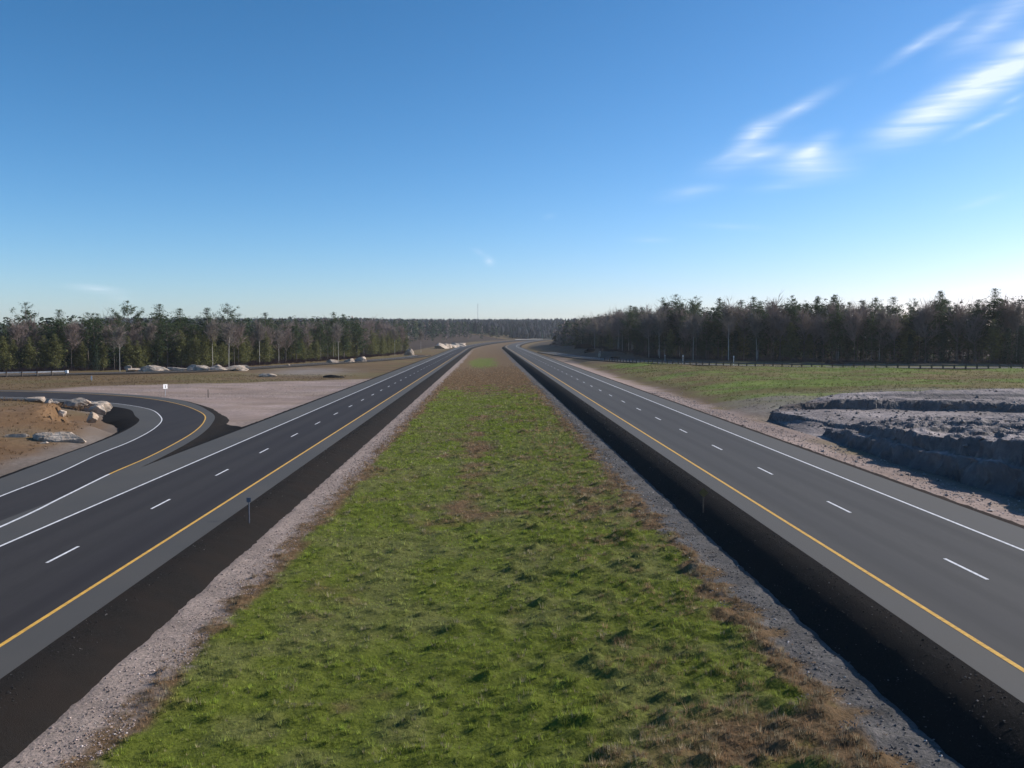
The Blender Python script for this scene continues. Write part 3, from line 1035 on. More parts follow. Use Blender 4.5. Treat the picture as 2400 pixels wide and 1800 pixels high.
def build_stones():
    r_ = np.random.default_rng(31)
    n = 15000
    y = 13 * (120 / 13) ** r_.random(n)
    t = r_.random(n)
    left = r_.random(n) < .5
    px_l, pz_l = [0, .25, .5, .78, 1], [-1.10, -1.16, -1.36, -1.75, -1.95]
    xl = -13.45 + 2.3 * t
    zl_ = np.interp(t, px_l, pz_l)
    xr = 12.2 - 2.2 * t
    zr = np.interp(t, [0, .2, .45, .9, 1], [0, -.06, -.28, -.95, -1.1])
    x = np.where(left, xl, xr)
    z = np.where(left, zl_, zr)
    r = (.008 + .03 * r_.random(n) ** 3) * np.clip(y / 45, 1, 2)
    base = np.where(r_.random((n, 1)) < .12, .11, .022) * np.array((1, .95, .92))[None] * r_.uniform(.6, 1.5, (n, 1))
    tag(stones('loose_stones', x, y, z + r * .3, r, base, M['rubble'], 12),
        'loose grit scattered over the dark banks on both sides of the median', 'gravel', kind='stuff')

    def col(n, base, v=.25):
        c = np.array(base)[None] * (1 + v * r_.standard_normal((n, 1)))
        pale = r_.random(n) < .05
        c[pale] = np.array((.55, .5, .47))
        return np.clip(c, .03, .7)
    n = 16000
    y = 14 * (190 / 14) ** (r_.random(n))
    x = -9.2 - np.abs(r_.normal(0, 1.0, n))
    k = x > -11.3
    x, y = x[k], y[k]
    r = (.010 + .04 * r_.random(len(x)) ** 2.5) * np.clip(y / 45, 1, 2.0)
    tag(stones('gravel', x, y, med_z(x, y) + r * .3, r, col(len(x), (.262, .210, .192)), M['rubble'], 2),
        'pinkish crushed stone strip along the left side of the median', 'gravel', kind='stuff')
    n = 13000
    y = 14 * (190 / 14) ** (r_.random(n))
    x = 8.0 + np.abs(r_.normal(0, 1.0, n))
    k = x < 10.4
    x, y = x[k], y[k]
    r = (.010 + .045 * r_.random(len(x)) ** 2.5) * np.clip(y / 45, 1, 2.0)
    tag(stones('gravel', x, y, med_z(x, y) + r * .3, r, col(len(x), (.105, .10, .10)), M['rubble'], 3),
        'grey crushed stone strip along the right side of the median', 'gravel', kind='stuff')
    n = 7000
    y = r_.uniform(38, 150, n)
    x = 27.3 + r_.normal(0, 1.4, n)
    k = (x > 25.0) & (x < 32)
    x, y = x[k], y[k]
    r = (.02 + .07 * r_.random(len(x)) ** 3) * (1 + 1.6 * (r_.random(len(x)) < .02))
    tag(stones('gravel', x, y, ground_z(x, y) + r * .3, r, col(len(x), (.27, .235, .22)), M['rubble'], 4),
        'pink gravel and broken stone along the foot of the right rock cut', 'gravel', kind='stuff')
    n = 9000
    y = r_.uniform(98, 205, n)
    x = r_.uniform(-78, -26.5, n)
    d1, _ = dist_poly(x, y, (WL + YL) / 2)
    edge = 208 + (x + 29) * 0.88
    k = (d1 > 7.5) & (y < edge) & (x < -27) & (y > 96 - (x + 26) * 1.5 * (x < -26))
    k &= ~((((x - np.interp(y, YL[:60, 1], YL[:60, 0]))) < 3) & (y < 140))
    x, y = x[k], y[k]
    r = r_.uniform(.03, .09, len(x))
    tag(stones('gravel', x, y, ground_z(x, y) + r * .2, r, col(len(x), (.27, .225, .21), .15), M['rubble'], 5),
        'pale stones scattered over the gravel plain beyond the exit ramp', 'gravel', kind='stuff')


build_stones()


# ---------------------------------------------------------------- rock cut on the right
def build_rock_cut():
    xs = np.concatenate([np.arange(28.0, 46, .16), np.arange(46, 82, .4)])
    ys = np.arange(30, 112, .22)
    X, Y = np.meshgrid(xs, ys)
    n1 = fbm(X, Y, 5, 4, 1.0)
    n2 = fbm(X, Y, 1.6, 4, 2.0)
    ng = fbm(X * .5, Y, 9, 4, 4.0)
    rid = 1 - np.abs(fbm(X * .6, Y, 3.2, 4, 8.0)) * 2
    # first face runs beside the verge and turns away at its far end
    f1 = np.interp(Y, [30, 58, 66, 74, 82, 86.5, 88, 112], [30.6, 30.4, 29.4, 30.2, 31.0, 31.8, 34.5, 60])
    d1 = X - f1 + 0.9 * n1 + .35 * n2
    h1 = np.interp(Y, [30, 55, 62, 80, 90], [3.3, 2.9, 2.6, 1.75, .9])
    step = sst(0, .9, d1) * .62 + sst(1.5, 2.1, d1 + .5 * n2) * .38
    z = -1.15 + h1 * step * (1 + .12 * n2)
    # shelf beyond
    rp = 1 - np.abs(fbm(X * .55 + 3, Y, 2.2, 4, 3.0)) * 2.6
    z = z + sst(2, 14, d1) * .25 + sst(1.2, 4, d1) * (.35 * ng + .62 * np.clip(rp, 0, 1) ** 1.5 + .55 * n1 - .3)
    # second face crosses to the right further off and turns along the verge at its left end
    f2 = np.interp(X, [28, 30.3, 32, 40, 49, 60, 82], [112, 103, 101.8, 101.5, 100, 97, 92])
    d2 = Y - f2 + .8 * n1 + .3 * n2
    h2 = np.interp(X, [29.5, 31, 33, 40, 50, 62, 82], [0, .75, 1.1, 1.35, 1.1, .55, .3])
    top2 = np.interp(X, [28, 30, 40, 60, 82], [-.2, .1, 1.25, 1.1, 1.2])
    up = sst(0, .8, d2)
    base = z + (.1 - z) * sst(86, 98, Y) * sst(30, 34, X) * .9
    low = np.where(X < 31, z, base)
    z = low * (1 - up) + (np.maximum(top2 + .22 * n2 + .25 * n1, ground_z(X, Y) + 1.2 * sst(29.5, 33, X))) * up
    # spur of the second rock towards the verge: face beside the road from y 90 to 103
    f3 = np.interp(Y, [86, 90, 97, 103, 106], [37, 34.5, 31.4, 30.3, 31])
    d3 = X - f3 + .5 * n1 + .3 * n2
    h3 = np.interp(Y, [88, 91, 97, 103, 105.5, 107], [0, .7, 1.1, 1.2, .6, 0])
    z = np.maximum(z, -1.1 + h3 * (sst(0, .7, d3)) + .25 * rid * sst(0, 2, d3) * (h3 > .2) * .6)
    z = z + .12 * fbm(X * .5, Y, 1.4, 3, 5.0) * sst(0, 1.0, np.maximum(d1, d2))
    # hollow on the shelf at the right
    z = z - 1.0 * np.exp(-((X - 50) / 4) ** 2 - ((Y - 87) / 3.0) ** 2) - .7 * np.exp(-((X - 43) / 3) ** 2 - ((Y - 79) / 1.6) ** 2)
    z = z - .8 * np.exp(-((X - 38) / 2.4) ** 2 - ((Y - 66) / 1.8) ** 2)
    # sink the rim below the land
    q = .42
    zz = z + .10 * n2
    fr = zz / q - np.floor(zz / q)
    terr = (np.floor(zz / q) + sst(.30, .78, fr)) * q
    z = z * .70 + terr * .30
    yend = np.interp(X, [28, 31, 34, 41, 60], [100.5, 103.0, 106, 109, 111.5])
    rim = np.minimum.reduce([sst(28, 29, X), sst(82, 79, X), sst(0, 2.2, yend - Y), sst(30, 31.5, Y)])
    z = z * rim + (1 - rim) * np.minimum(z, ground_z(X, Y) - .6)
    # jagged faces
    gx = np.gradient(z, axis=1) / np.gradient(X, axis=1)
    gy = np.gradient(z, axis=0) / .22
    slope = np.sqrt(gx ** 2 + gy ** 2)
    j = sst(.5, 1.4, slope)
    Xd = X + j * (.75 * fbm(z * 1.6 + 5, Y, 1.5, 4, 3.0) + .35 * (np.abs(fbm(Y, z * .5, 1.3, 3, 9.0)) - .2))
    Yd = Y + j * .45 * fbm(X, z * 2.2, 1.1, 4, 6.0)
    flat = sst(.75, .3, slope)
    grey = np.array((.62, .59, .58))
    rub = np.array((1.12, 1.0, .97)) * (1 + .6 * n1)[..., None]
    c = grey * (1 - flat[..., None]) + rub * flat[..., None]
    c = c * (1 + .25 * n2)[..., None]
    soil = np.exp(-((X - 34) / 4.5) ** 2 - ((Y - 103) / 2.2) ** 2)[..., None]
    c = c * (1 - soil * .7) + np.array((.30, .2, .15)) * soil * .7
    o = grid_obj('rock_outcrop', Xd, Yd, z, M['rock'], cols=c, smooth=False)
    tag(o, 'long grey blasted rock cut stepping up beside the right carriageway', 'rock')


build_rock_cut()


def cut_rubble():
    r_ = np.random.default_rng(41)
    dg = bpy.data.objects['rock_outcrop'].data
    co = np.empty(len(dg.vertices) * 3, np.float32)
    dg.vertices.foreach_get('co', co)
    co = co.reshape(-1, 3)
    k = (co[:, 0] > 31) & (co[:, 0] < 64) & (co[:, 1] > 50) & (co[:, 1] < 110) & (co[:, 2] > -.9)
    co = co[k]
    pick = r_.choice(len(co), 2000, p=None)
    p = co[pick]
    r = .05 + .22 * r_.random(len(p)) ** 3.5
    c = np.array((.20, .18, .172))[None] * (1 + .35 * r_.standard_normal((len(p), 1)))
    o = stones('rubble', p[:, 0] + r_.normal(0, .1, len(p)), p[:, 1] + r_.normal(0, .1, len(p)), p[:, 2] + r * .25, r, np.clip(c, .05, .5), M['rubble'], 9)
    tag(o, 'broken rock and pinkish rubble strewn over the shelves of the right rock cut', 'rubble', kind='stuff')


cut_rubble()

# ---------------------------------------------------------------- separate rocks
import bmesh


def rock_mesh(seed, sx, sy, sz, jag=.22):
    rr = random.Random(seed)
    bm = bmesh.new()
    bmesh.ops.create_icosphere(bm, subdivisions=4, radius=1)
    planes = []
    for k in range(20):
        n = Vector((rr.gauss(0, 1), rr.gauss(0, 1), rr.gauss(0.15, .8))).normalized()
        planes.append((n, rr.uniform(.42, .86)))
    for v in bm.verts:
        p = v.co.copy()
        for n, d in planes:
            t = p.dot(n)
            if t > d:
                p -= n * (t - d) * .985
        nn = float(fbm(p.x * 3 + seed, p.y * 3 + p.z * 2.7, 1.0, 3, seed % 7))
        st = math.floor((p.z + .15 * nn) * 4) / 4
        p *= 1 + jag * .5 * nn
        p.z += (st - p.z) * .25
        v.co = Vector((p.x * sx, p.y * sy, p.z * sz))
    me = bpy.data.meshes.new('rock')
    bm.to_mesh(me)
    bm.free()
    return me


def gz(x, y):
    return float(ground_z(np.array([x]), np.array([y]))[0])


G1 = 'rocks on the brown mound inside the ramp curve'
G2 = 'lit rock ledges behind the far left ramp'


def add_rock(seed, x, y, dz, sx, sy, sz, rz, label, mat='rockl', name='boulder', group=None):
    if group in (G1, G2):
        sz *= .78
        sx *= 1.1
    me = rock_mesh(seed, sx, sy, sz)
    me.materials.append(M[mat])
    o = bpy.data.objects.new(name, me)
    COL.objects.link(o)
    o.location = (x, y, gz(x, y) + dz)
    o.rotation_euler = (0, 0, rz)
    tag(o, label, 'rock', group)
    return o


add_rock(1, -38.2, 84.5, .15, 1.9, 1.2, 1.05, .2, 'big peach and grey boulder at the right end of the brown mound', group=G1)
add_rock(2, -40.4, 84.8, .1, 1.7, .9, .8, -.2, 'grey white streaked rock leaning against the big peach boulder', group=G1)
add_rock(3, -43.2, 85.5, .05, 1.5, .7, .5, .1, 'dark low rock at the left tail of the big peach boulder', 'rockl', group=G1)
add_rock(4, -44.9, 84.3, 0.02, .5, .35, .25, .3, 'small pale stone left of the dark low rock on the mound', group=G1)
add_rock(5, -43.2, 104.0, .35, 1.6, 1.2, 1.0, .4, 'grey green boulder highest beside the ramp bank on the mound', group=G1)
add_rock(6, -42.0, 100.0, .25, 1.5, 1.4, .9, -.3, 'pinkish slab rock just above the big peach boulder by the bank', group=G1)
add_rock(7, -45.2, 102.5, .3, 2.0, 1.2, .7, .1, 'flat grey ledge rock in the middle of the mound cluster', group=G1)
add_rock(8, -43.9, 96.0, .15, .65, .5, .75, .1, 'small white upright rock left of the pinkish slab', group=G1)
add_rock(9, -46.4, 109.0, .35, .9, .7, .7, .1, 'pale knob of rock poking above the ramp edge line', group=G1)
add_rock(10, -53.4, 110.5, .35, 1.6, .9, .65, .2, 'cream topped boulder alone on the crest of the mound near the ramp', group=G1)
add_rock(11, -51.9, 110.2, .25, .9, .7, .65, -.3, 'bluish white rock touching the cream topped boulder', group=G1)
add_rock(12, -47.8, 103.0, .12, .7, .35, .3, 0, 'thin pale stone left of the mound rock cluster', group=G1)
add_rock(13, -41.0, 96.5, .12, .75, .9, .85, .3, 'pale rock at the lower right tip of the mound cluster', group=G1)
add_rock(14, -41.0, 75.8, .0, .6, .35, .28, -.5, 'lone tan stone lying on the lower slope of the mound', group=G1)
add_rock(15, -39.5, 83.0, .0, .6, .3, .3, .2, 'small white stone in front of the streaked rock', group=G1)

lx = np.linspace(-89, -64, 9)
labs = ['flat pale rock at the left end of the long lit ledge below the wood', 'hollowed rock second from the left in the lit ledge',
        'tan rock with a dark undercut in the lit ledge', 'low grey rock in front of the undercut on the ledge', 'broad cream rock in the middle of the long lit ledge',
        'long pale slab right of the cream rock on the ledge', 'rounded cream rock where the lit ledge is highest', 'broken pinkish rock right of the highest ledge rock',
        'small pale rock ending the lit ledge on the right']
for k, x in enumerate(lx):
    add_rock(40 + k, x, 239 + 3.2 * math.sin(k * 2.1) + (x + 76) * .45, .55, 4.0 if k not in (0, 8) else 2.6, 2.4, [.9, 1.6, 1.5, 1.3, 1.8, 1.8, 2.0, 1.5, .9][k], .3 * math.sin(k), labs[k], group=G2)
G3 = 'bright rocks on the verge below the left wood'
add_rock(60, -52.5, 300 + 14, .5, 3.0, 1.6, 1.6, .1, 'greyish rock leading the bright cluster near the ramp merge', group=G3)
add_rock(61, -48.2, 322, .5, 3.0, 1.6, 1.7, -.1, 'white and pink rock in the middle of the bright cluster', group=G3)
add_rock(62, -44.6, 328, .8, 2.8, 1.6, 2.2, .2, 'pinkish tallest rock of the bright cluster near the ramp merge', group=G3)
add_rock(63, -60.2, 280, .2, 1.1, .8, .9, 0, 'solitary white rock below pale trunks left of the bright cluster', group=G3)
add_rock(64, -71.0, 272, .3, 1.9, .7, .6, .1, 'thin pale rock on the forest edge above the ramp line', group=G3)
add_rock(65, -38.5, 455, .8, 4.5, 2.2, 2.6, .1, 'white domed rock where the left wood ends beside the road', group=G3)
add_rock(66, -95, 246, .3, 1.6, .9, .9, .1, 'small pink rock by the trunks left of the long ledge', group=G3)
add_rock(67, -51.0, 214, .1, 2.6, 1.2, .9, .1, 'grey pink rock pile on the brown bank beyond the gravel plain', group=G3)
add_rock(68, -35.6, 214, .1, 3.4, 1.3, .7, -.1, 'dark low rock in a hollow of the bank near the left carriageway', 'rock', group=G3)
G4 = 'far rock cut on the left'
for k in range(6):
    y = 690 + k * 24
    add_rock(70 + k, -32 + float(shift(y)) - 3 * math.cos(k), y, .6, 8, 17, 4.6 - .35 * k, .1 * k,
             ['dark rock at the near end of the far cut', 'orange tinted rock second in the far cut', 'tall cream rock in the far cut beside the left carriageway',
              'cream rock beyond the tallest one in the far cut', 'pale rock near the far end of the cut', 'last white rock of the far cut before the bend'][k], group=G4)
G5 = 'grey rocks under the right wood'
add_rock(80, 47, 452, .6, 5.5, 3, 3.0, .2, 'long grey rock with a pale rim under the right wood', 'rock', group=G5)
add_rock(81, 42, 345, .4, .9, .9, 1.4, .2, 'small white upright boulder on the dark bank beside the right ramp', group=G5)
add_rock(82, 92, 243, .4, 4.5, 2, 1.4, .1, 'flat pale rock behind the right guardrail', 'rock', group=G5)
add_rock(83, 44, 400, .4, 4, 2, 1.4, .4, 'low grey rock on the bank between the ramp and the wood', 'rock', group=G5)
add_rock(84, 42.5, 305, .3, 2.2, 1.4, 1.0, .4, 'grey rock beside the start of the right guardrail', 'rock', group=G5)
add_rock(85, 31.4, 38, .0, .8, .7, .6, .4, 'loose grey block below the near end of the rock cut', 'rock', group=G5)


# ---------------------------------------------------------------- guardrails, signs and markers
def w_beam(P, N_, zoff=.72, side=1):
    """corrugated rail swept along points P (n,3)"""
    prof = [(0, -.16), (.045, -.12), (.045, -.07), (0, -.03), (0, .03), (.045, .07), (.045, .12), (0, .16)]
    V = []
    for p, n in zip(P, N_):
        for a, h in prof:
            V.append((p[0] - n[0] * a * side, p[1] - n[1] * a * side, p[2] + zoff + h))
    return np.array(V), grid_faces(len(P), len(prof))


def resample(P, step, L0, L1):
    seg = np.linalg.norm(np.diff(P[:, :2], axis=0), axis=1)
    s = np.concatenate([[0], np.cumsum(seg)])
    q = np.arange(L0, min(L1, s[-1]), step)
    return np.stack([np.interp(q, s, P[:, k]) for k in range(P.shape[1])], 1)


def guardrail(P, Nn, step, L0, L1, off, label, post_mat='timber', ps=.2, terminal=True, rail_mat='galv'):
    PP = np.concatenate([P, Nn], 1)
    Q = resample(PP, step, L0, L1)
    pts = Q[:, :3].copy()
    nn = Q[:, 3:5]
    pts[:, :2] += nn * off
    base = Vector(pts[0])
    root = empty('guardrail', base)
    V, F = w_beam(pts, nn, .66)
    o = mesh_np('rail', V - np.array(base), F, M[rail_mat], root)
    sd = o.modifiers.new('thick', 'SOLIDIFY')
    sd.thickness = .02
    pm = MB().box((0, 0, .15), (ps, ps, 1.35))
    first = None
    for p in pts:
        if first is None:
            first = pm.build('post', M[post_mat], root)
            po = first
        else:
            po = first.copy()
            COL.objects.link(po)
            po.parent = root
        po.location = (p[0] - base.x - .12, p[1] - base.y - .12, p[2] - base.z)
    if terminal:
        p = pts[0]
        e = MB().box((0, 0, .62), (.55, .5, .62)).build('end_terminal', M['signw'], root)
        e.location = (0, 0, 0)
    tag(root, label, 'guardrail')
    return root


sDR = np.concatenate([[0], np.cumsum(np.linalg.norm(np.diff(DR[:, :2], axis=0), axis=1))])
sDL = np.concatenate([[0], np.cumsum(np.linalg.norm(np.diff(DL[:, :2], axis=0), axis=1))])
LR0 = float(np.interp(42.6, DR[:, 0], sDR))
guardrail(DR, NR, 2.4, LR0 - 22, LR0 + 150, .1, 'long steel guardrail with dark posts along the near edge of the right ramp', terminal=False, rail_mat='railshade', ps=.28)
LL0 = float(np.interp(95.0, -DL[:, 0], sDL))
guardrail(DL, NL, 3.0, LL0, LL0 + 110, .1, 'bright steel guardrail with a white end on the far left ramp')
# far rail where the road bends
ys = np.arange(1080, 1215, 4.0)
Pf = np.stack([-25.6 + shift(ys), ys, -1.05 + rise(ys)], 1)
Nf = np.tile(np.array([[-.9, .43]]), (len(ys), 1))
sf = guardrail(Pf, Nf, 4.0, 0, 140, 0, 'distant bright guardrail where the carriageways bend right', terminal=False)


def marker(name, x, y, z, h, panel, pmat, label, cat, post='galv', rz=0, pshape='rect', r=.03, extra=None):
    root = empty(name, (x, y, z), rz)
    MB().tube([(0, 0, -.3), (0, 0, h)], [r, r], 8).build('post', M[post], root)
    if panel:
        w_, hh = panel
        mb = MB()
        if pshape == 'diamond':
            mb.box((0, -.045, h - hh * .3), (w_, .012, w_), None)
            p = mb.build('panel', M[pmat], root)
            me = p.data
            cx, cz = 0, h - hh * .3
            for v in me.vertices:
                dx, dz = v.co.x - cx, v.co.z - cz
                v.co.x = cx + (dx - dz) * .7071
                v.co.z = cz + (dx + dz) * .7071
        else:
            mb.box((0, -.045, h - hh / 2), (w_, .012, hh))
            p = mb.build('panel', M[pmat], root)
        if extra:
            extra(p, h, w_, hh)
    tag(root, label, cat)
    return root


def km_print(p, h, w_, hh):
    MB().box((0, -.054, h - hh * .52), (.10, .006, hh * .62)).build('printed_mark', M['black'], p)


zl = float(med_z(np.array([-11.45]), np.array([43.2]))[0])
m1 = marker('roadside_marker', -12.35, 47.6, -1.42, 1.45, (.22, .24), 'signg', 'thin steel post with small dark panel on the bank beside the left yellow line', 'sign', pshape='rect', post='signg')
MB().box((0, 0, .02), (.16, .16, .08)).build('base', M['signg'], m1)
marker('roadside_marker', 10.85, 45.8, -.75, 1.35, (.34, .34), 'signy', 'thin post with a tan diamond panel on the dark bank beside the right carriageway', 'sign', post='timber', pshape='diamond')
marker('road_sign', -51.2, 147.5, -1.45, 2.1, (.75, .72), 'signw', 'white rectangular sign with a dark bar on a post beside the exit ramp curve', 'sign', extra=km_print, r=.05, rz=R(52))
marker('marker_post', -79.5, 187, gz(-79.5, 187), 1.05, (.28, .8), 'signw', 'short white marker on the brown bank below the bright guardrail', 'marker post', r=.05)
marker('marker_post', -44.0, 146, -1.45, 1.35, None, None, 'bare dark stake standing on the gravel plain right of the white sign', 'marker post', post='timber', r=.07)
marker('marker_post', 53.5, 277, 1.0, 1.5, (.22, .35), 'signw', 'short white tipped marker behind the right ramp, leftmost of three', 'marker post', r=.05, post='signw')
marker('marker_post', 54.5, 256, .8, 2.1, (.32, .45), 'signw', 'white marker with a round tip behind the right guardrail, middle of three', 'marker post', r=.06, post='signw')
marker('marker_post', 65.0, 242, .8, 2.2, (.25, .45), 'signw', 'white marker standing behind the right guardrail, rightmost of three', 'marker post', r=.06, post='signw')


# distant mast
def mast():
    x, y = -27.0, 2550.0
    z = gz(x, y)
    root = empty('radio_mast', (x, y, z))
    H = 96 - z
    mb = MB()
    for dx, dy in ((-.8, -.5), (.8, -.5), (0, .8)):
        mb.tube([(dx, dy, 0), (dx, dy, H)], [.22, .22], 5)
    k = 0
    zz = 0
    while zz < H - 4:
        mb.box((0, -.5, zz), (1.6, .1, .15))
        mb.box((.4, .15, zz + 2), (.12, 1.3, .12))
        zz += 4
    mb.build('lattice', M['mastw'], root)
    for k in range(3):
        a = k * 2.094
        MB().tube([(0, 0, H * .9), (40 * math.cos(a), 40 * math.sin(a), 0)], [.04, .04], 4).build('guy_wire', M['galv'], root)
    tag(root, 'thin radio mast rising over the distant wooded ridge', 'mast')


mast()


# ---------------------------------------------------------------- trees
def tri_cloud(rs, centers, size, k, flat=.5):
    """k random small leaf triangles round each centre; returns V (n,3,3)"""
    n = len(centers) * k
    c = np.repeat(np.asarray(centers), k, 0) + rs.normal(0, 1, (n, 3)) * np.array((size, size, size * flat))
    d = rs.normal(0, 1, (n, 3, 3))
    d[..., 2] *= .55
    V = c[:, None, :] + d * size * .52
    return V


def tube_np(P, rad, n=5):
    P = np.asarray(P, float)
    T = np.gradient(P, axis=0)
    T /= np.linalg.norm(T, axis=1)[:, None] + 1e-9
    ref = np.where(np.abs(T[:, 2:3]) > .8, np.array([[1., 0, 0]]), np.array([[0, 0, 1.]]))
    U = np.cross(T, ref)
    U /= np.linalg.norm(U, axis=1)[:, None]
    W_ = np.cross(T, U)
    a = np.arange(n) * 2 * math.pi / n
    V = P[:, None, :] + (U[:, None, :] * np.cos(a)[None, :, None] + W_[:, None, :] * np.sin(a)[None, :, None]) * np.asarray(rad)[:, None, None]
    V = V.reshape(-1, 3)
    F = []
    for k in range(len(P) - 1):
        for i in range(n):
            j = (i + 1) % n
            F.append((k * n + i, k * n + j, (k + 1) * n + j, (k + 1) * n + i))
    return V, np.array(F)


class Acc:
    def __init__(self):
        self.v = []
        self.q = []
        self.t = []
        self.n = 0

    def quads(self, V, F):
        self.v.append(V)
        self.q.append(F + self.n)
        self.n += len(V)

    def tris(self, V):
        m = len(V)
        self.v.append(V.reshape(-1, 3))
        self.t.append(np.arange(m * 3).reshape(-1, 3) + self.n)
        self.n += m * 3

    def mesh(self, name, mat):
        F = []
        if self.q:
            F.append(np.concatenate(self.q))
        if self.t:
            F.append(np.concatenate(self.t))
        return mesh_np(name, np.concatenate(self.v), F, mat, data_only=True)


def trunk_pts(rs, h, bend=.02, n=6):
    t = np.linspace(0, 1, n)
    bx, by = rs.normal(0, bend * h, 2)
    return np.stack([bx * t ** 2, by * t ** 2, t * h], 1)


def at_h(P, z):
    return np.array([np.interp(z, P[:, 2], P[:, 0]), np.interp(z, P[:, 2], P[:, 1]), z])


def pine(seed, h, style='full', mat='pine', low=None):
    """white pine: whorls of upswept boughs carrying plumes; 'open' shows gaps, 'young' is dense"""
    rs = np.random.default_rng(seed)
    P = trunk_pts(rs, h, .012)
    rt = h * .012
    A = Acc()
    A.quads(*tube_np(P, rt * (1 - np.linspace(0, 1, len(P)) * .88)))
    trunk = A.mesh('trunk', M['bark'])
    C = Acc()
    W_ = Acc()
    low = low if low is not None else {'full': .22, 'open': .34, 'young': .10, 'spruce': .04}[style]
    nwh = {'full': 17, 'open': 10, 'young': 16, 'spruce': 22}[style]
    for k in range(nwh):
        t = k / (nwh - 1)
        z = h * (low + (0.985 - low) * t ** .95)
        if style == 'spruce':
            L = h * .17 * (1 - t) ** .85 + .25
        elif style == 'young':
            L = h * .19 * (1 - t) ** .7 * (1 + .2 * rs.normal()) + .3
        else:
            L = h * (.018 + .27 * (1 - t) ** .88 * (1 - .55 * max(0, .45 - t) / .45)) * (.95 if style == 'full' else 1.15) * rs.uniform(.7, 1.25)
        nb = rs.integers(3, 6) if style != 'spruce' else 5
        a0 = rs.uniform(0, 6.28)
        for b in range(nb):
            if style == 'open' and rs.random() < .18:
                continue
            a = a0 + b * 6.283 / nb + rs.normal(0, .3)
            l = L * rs.uniform(.55, 1.25)
            upz = {'full': .36, 'open': .48, 'young': .35, 'spruce': -.22}[style] + .35 * t * (style != 'spruce') + rs.normal(0, .1)
            o = at_h(P, z)
            s = np.linspace(0, 1, 4)
            pts = o + np.stack([np.cos(a) * l * s, np.sin(a) * l * s, l * (upz * s ** 1.6 + .02)], 1)
            W_.quads(*tube_np(pts[[0, 2, 3]], np.array([.03 + .004 * h * .3, .03, .012]), 3))
            m_ = max(3, int(l / (.55 if style != 'open' else .36)))
            s0 = {'full': .35, 'open': .5, 'young': .15, 'spruce': .1}[style]
            sc = np.linspace(s0, 1.05, m_) + rs.normal(0, .04, m_)
            cs = o + np.stack([np.cos(a) * l * sc, np.sin(a) * l * sc, l * upz * np.clip(sc, 0, 1.1) ** 1.6], 1)
            cs[:, :2] += rs.normal(0, .12 * l * .5, (m_, 2))
            C.tris(tri_cloud(rs, cs, {'full': .38, 'open': .30, 'young': .38, 'spruce': .34}[style], 17 if style != 'spruce' else 10, .6)) if style == 'spruce' or t < .8 else C.tris(tri_cloud(rs, cs, .22, 11, .7))
    top = at_h(P, h)
    C.tris(tri_cloud(rs, [top - np.array((0, 0, q)) for q in (.1, .5, 1.0, 1.5)], .14, 10, 1.8))
    me = C.mesh('crown', M[mat])
    bo = W_.mesh('boughs', M['bark'])
    return [('trunk', trunk), ('crown', me), ('bough', bo)]


def bare(seed, h, mat='twig', bark='bark', spread=.20, low=.35):
    """leafless broadleaf tree with fine twig haze"""
    rs = np.random.default_rng(seed)
    P = trunk_pts(rs, h * .96, .03)
    A = Acc()
    A.quads(*tube_np(P, h * .0085 * (1 - np.linspace(0, 1, len(P)) * .85)))
    trunk = A.mesh('trunk', M[bark])
    C = Acc()
    tw = []
    for k in range(26):
        t = rs.uniform(0, 1) ** .8
        z = h * (low + (.95 - low) * t)
        a = rs.uniform(0, 6.28)
        l = h * spread * (1.1 - .7 * t) * rs.uniform(.6, 1.2)
        o = at_h(P, z)
        up = rs.uniform(.7, 1.6)
        e = o + np.array((math.cos(a) * l, math.sin(a) * l, l * up))
        mid = o + (e - o) * .5 + rs.normal(0, .05 * l, 3)
        C.quads(*tube_np(np.array([o, mid, e]), np.array([.055, .035, .012]), 3))
        for q in range(20):
            s = rs.uniform(.25, 1)
            b = o + (mid - o) * min(1, s * 2) if s < .5 else mid + (e - mid) * (s - .5) * 2
            d = (e - o) / l * .55 + rs.normal(0, .75, 3)
            d[2] += .45
            ln = rs.uniform(.6, 1.7) * (h / 15)
            t_ = b + d * ln
            wv = rs.normal(0, .034, 3)
            tw.append([b - wv, b + wv, t_])
            for r2 in range(2):
                s2 = rs.uniform(.3, .9)
                b2 = b + (t_ - b) * s2
                t2 = b2 + (d + rs.normal(0, .7, 3)) * ln * .5
                wv = rs.normal(0, .028, 3)
                tw.append([b2 - wv, b2 + wv, t2])
    C.tris(np.array(tw))
    return [('trunk', trunk), ('crown', C.mesh('crown', M[mat]))]


PROTO = {
    'pine': [pine(100 + k, 15 + k * .4, 'full') for k in range(5)],
    'open': [pine(120 + k, 17, 'open') for k in range(5)],
    'olive': [pine(140 + k, 11, 'young', 'olive') for k in range(4)],
    'spruce': [pine(160 + k, 12, 'spruce', 'spruce') for k in range(3)],
    'bare': [bare(180 + k, 13) for k in range(5)],
    'barep': [bare(200 + k, 13, 'twig2', 'palebark', .12, .5) for k in range(4)],
}
PH = {'pine': [15 + k * .4 for k in range(5)], 'open': [17] * 5, 'olive': [11] * 4, 'spruce': [12] * 3, 'bare': [13] * 5, 'barep': [13] * 4}
NAME = {'pine': 'pine_tree', 'open': 'pine_tree', 'olive': 'young_pine_tree', 'spruce': 'spruce_tree', 'bare': 'bare_tree', 'barep': 'birch_tree'}


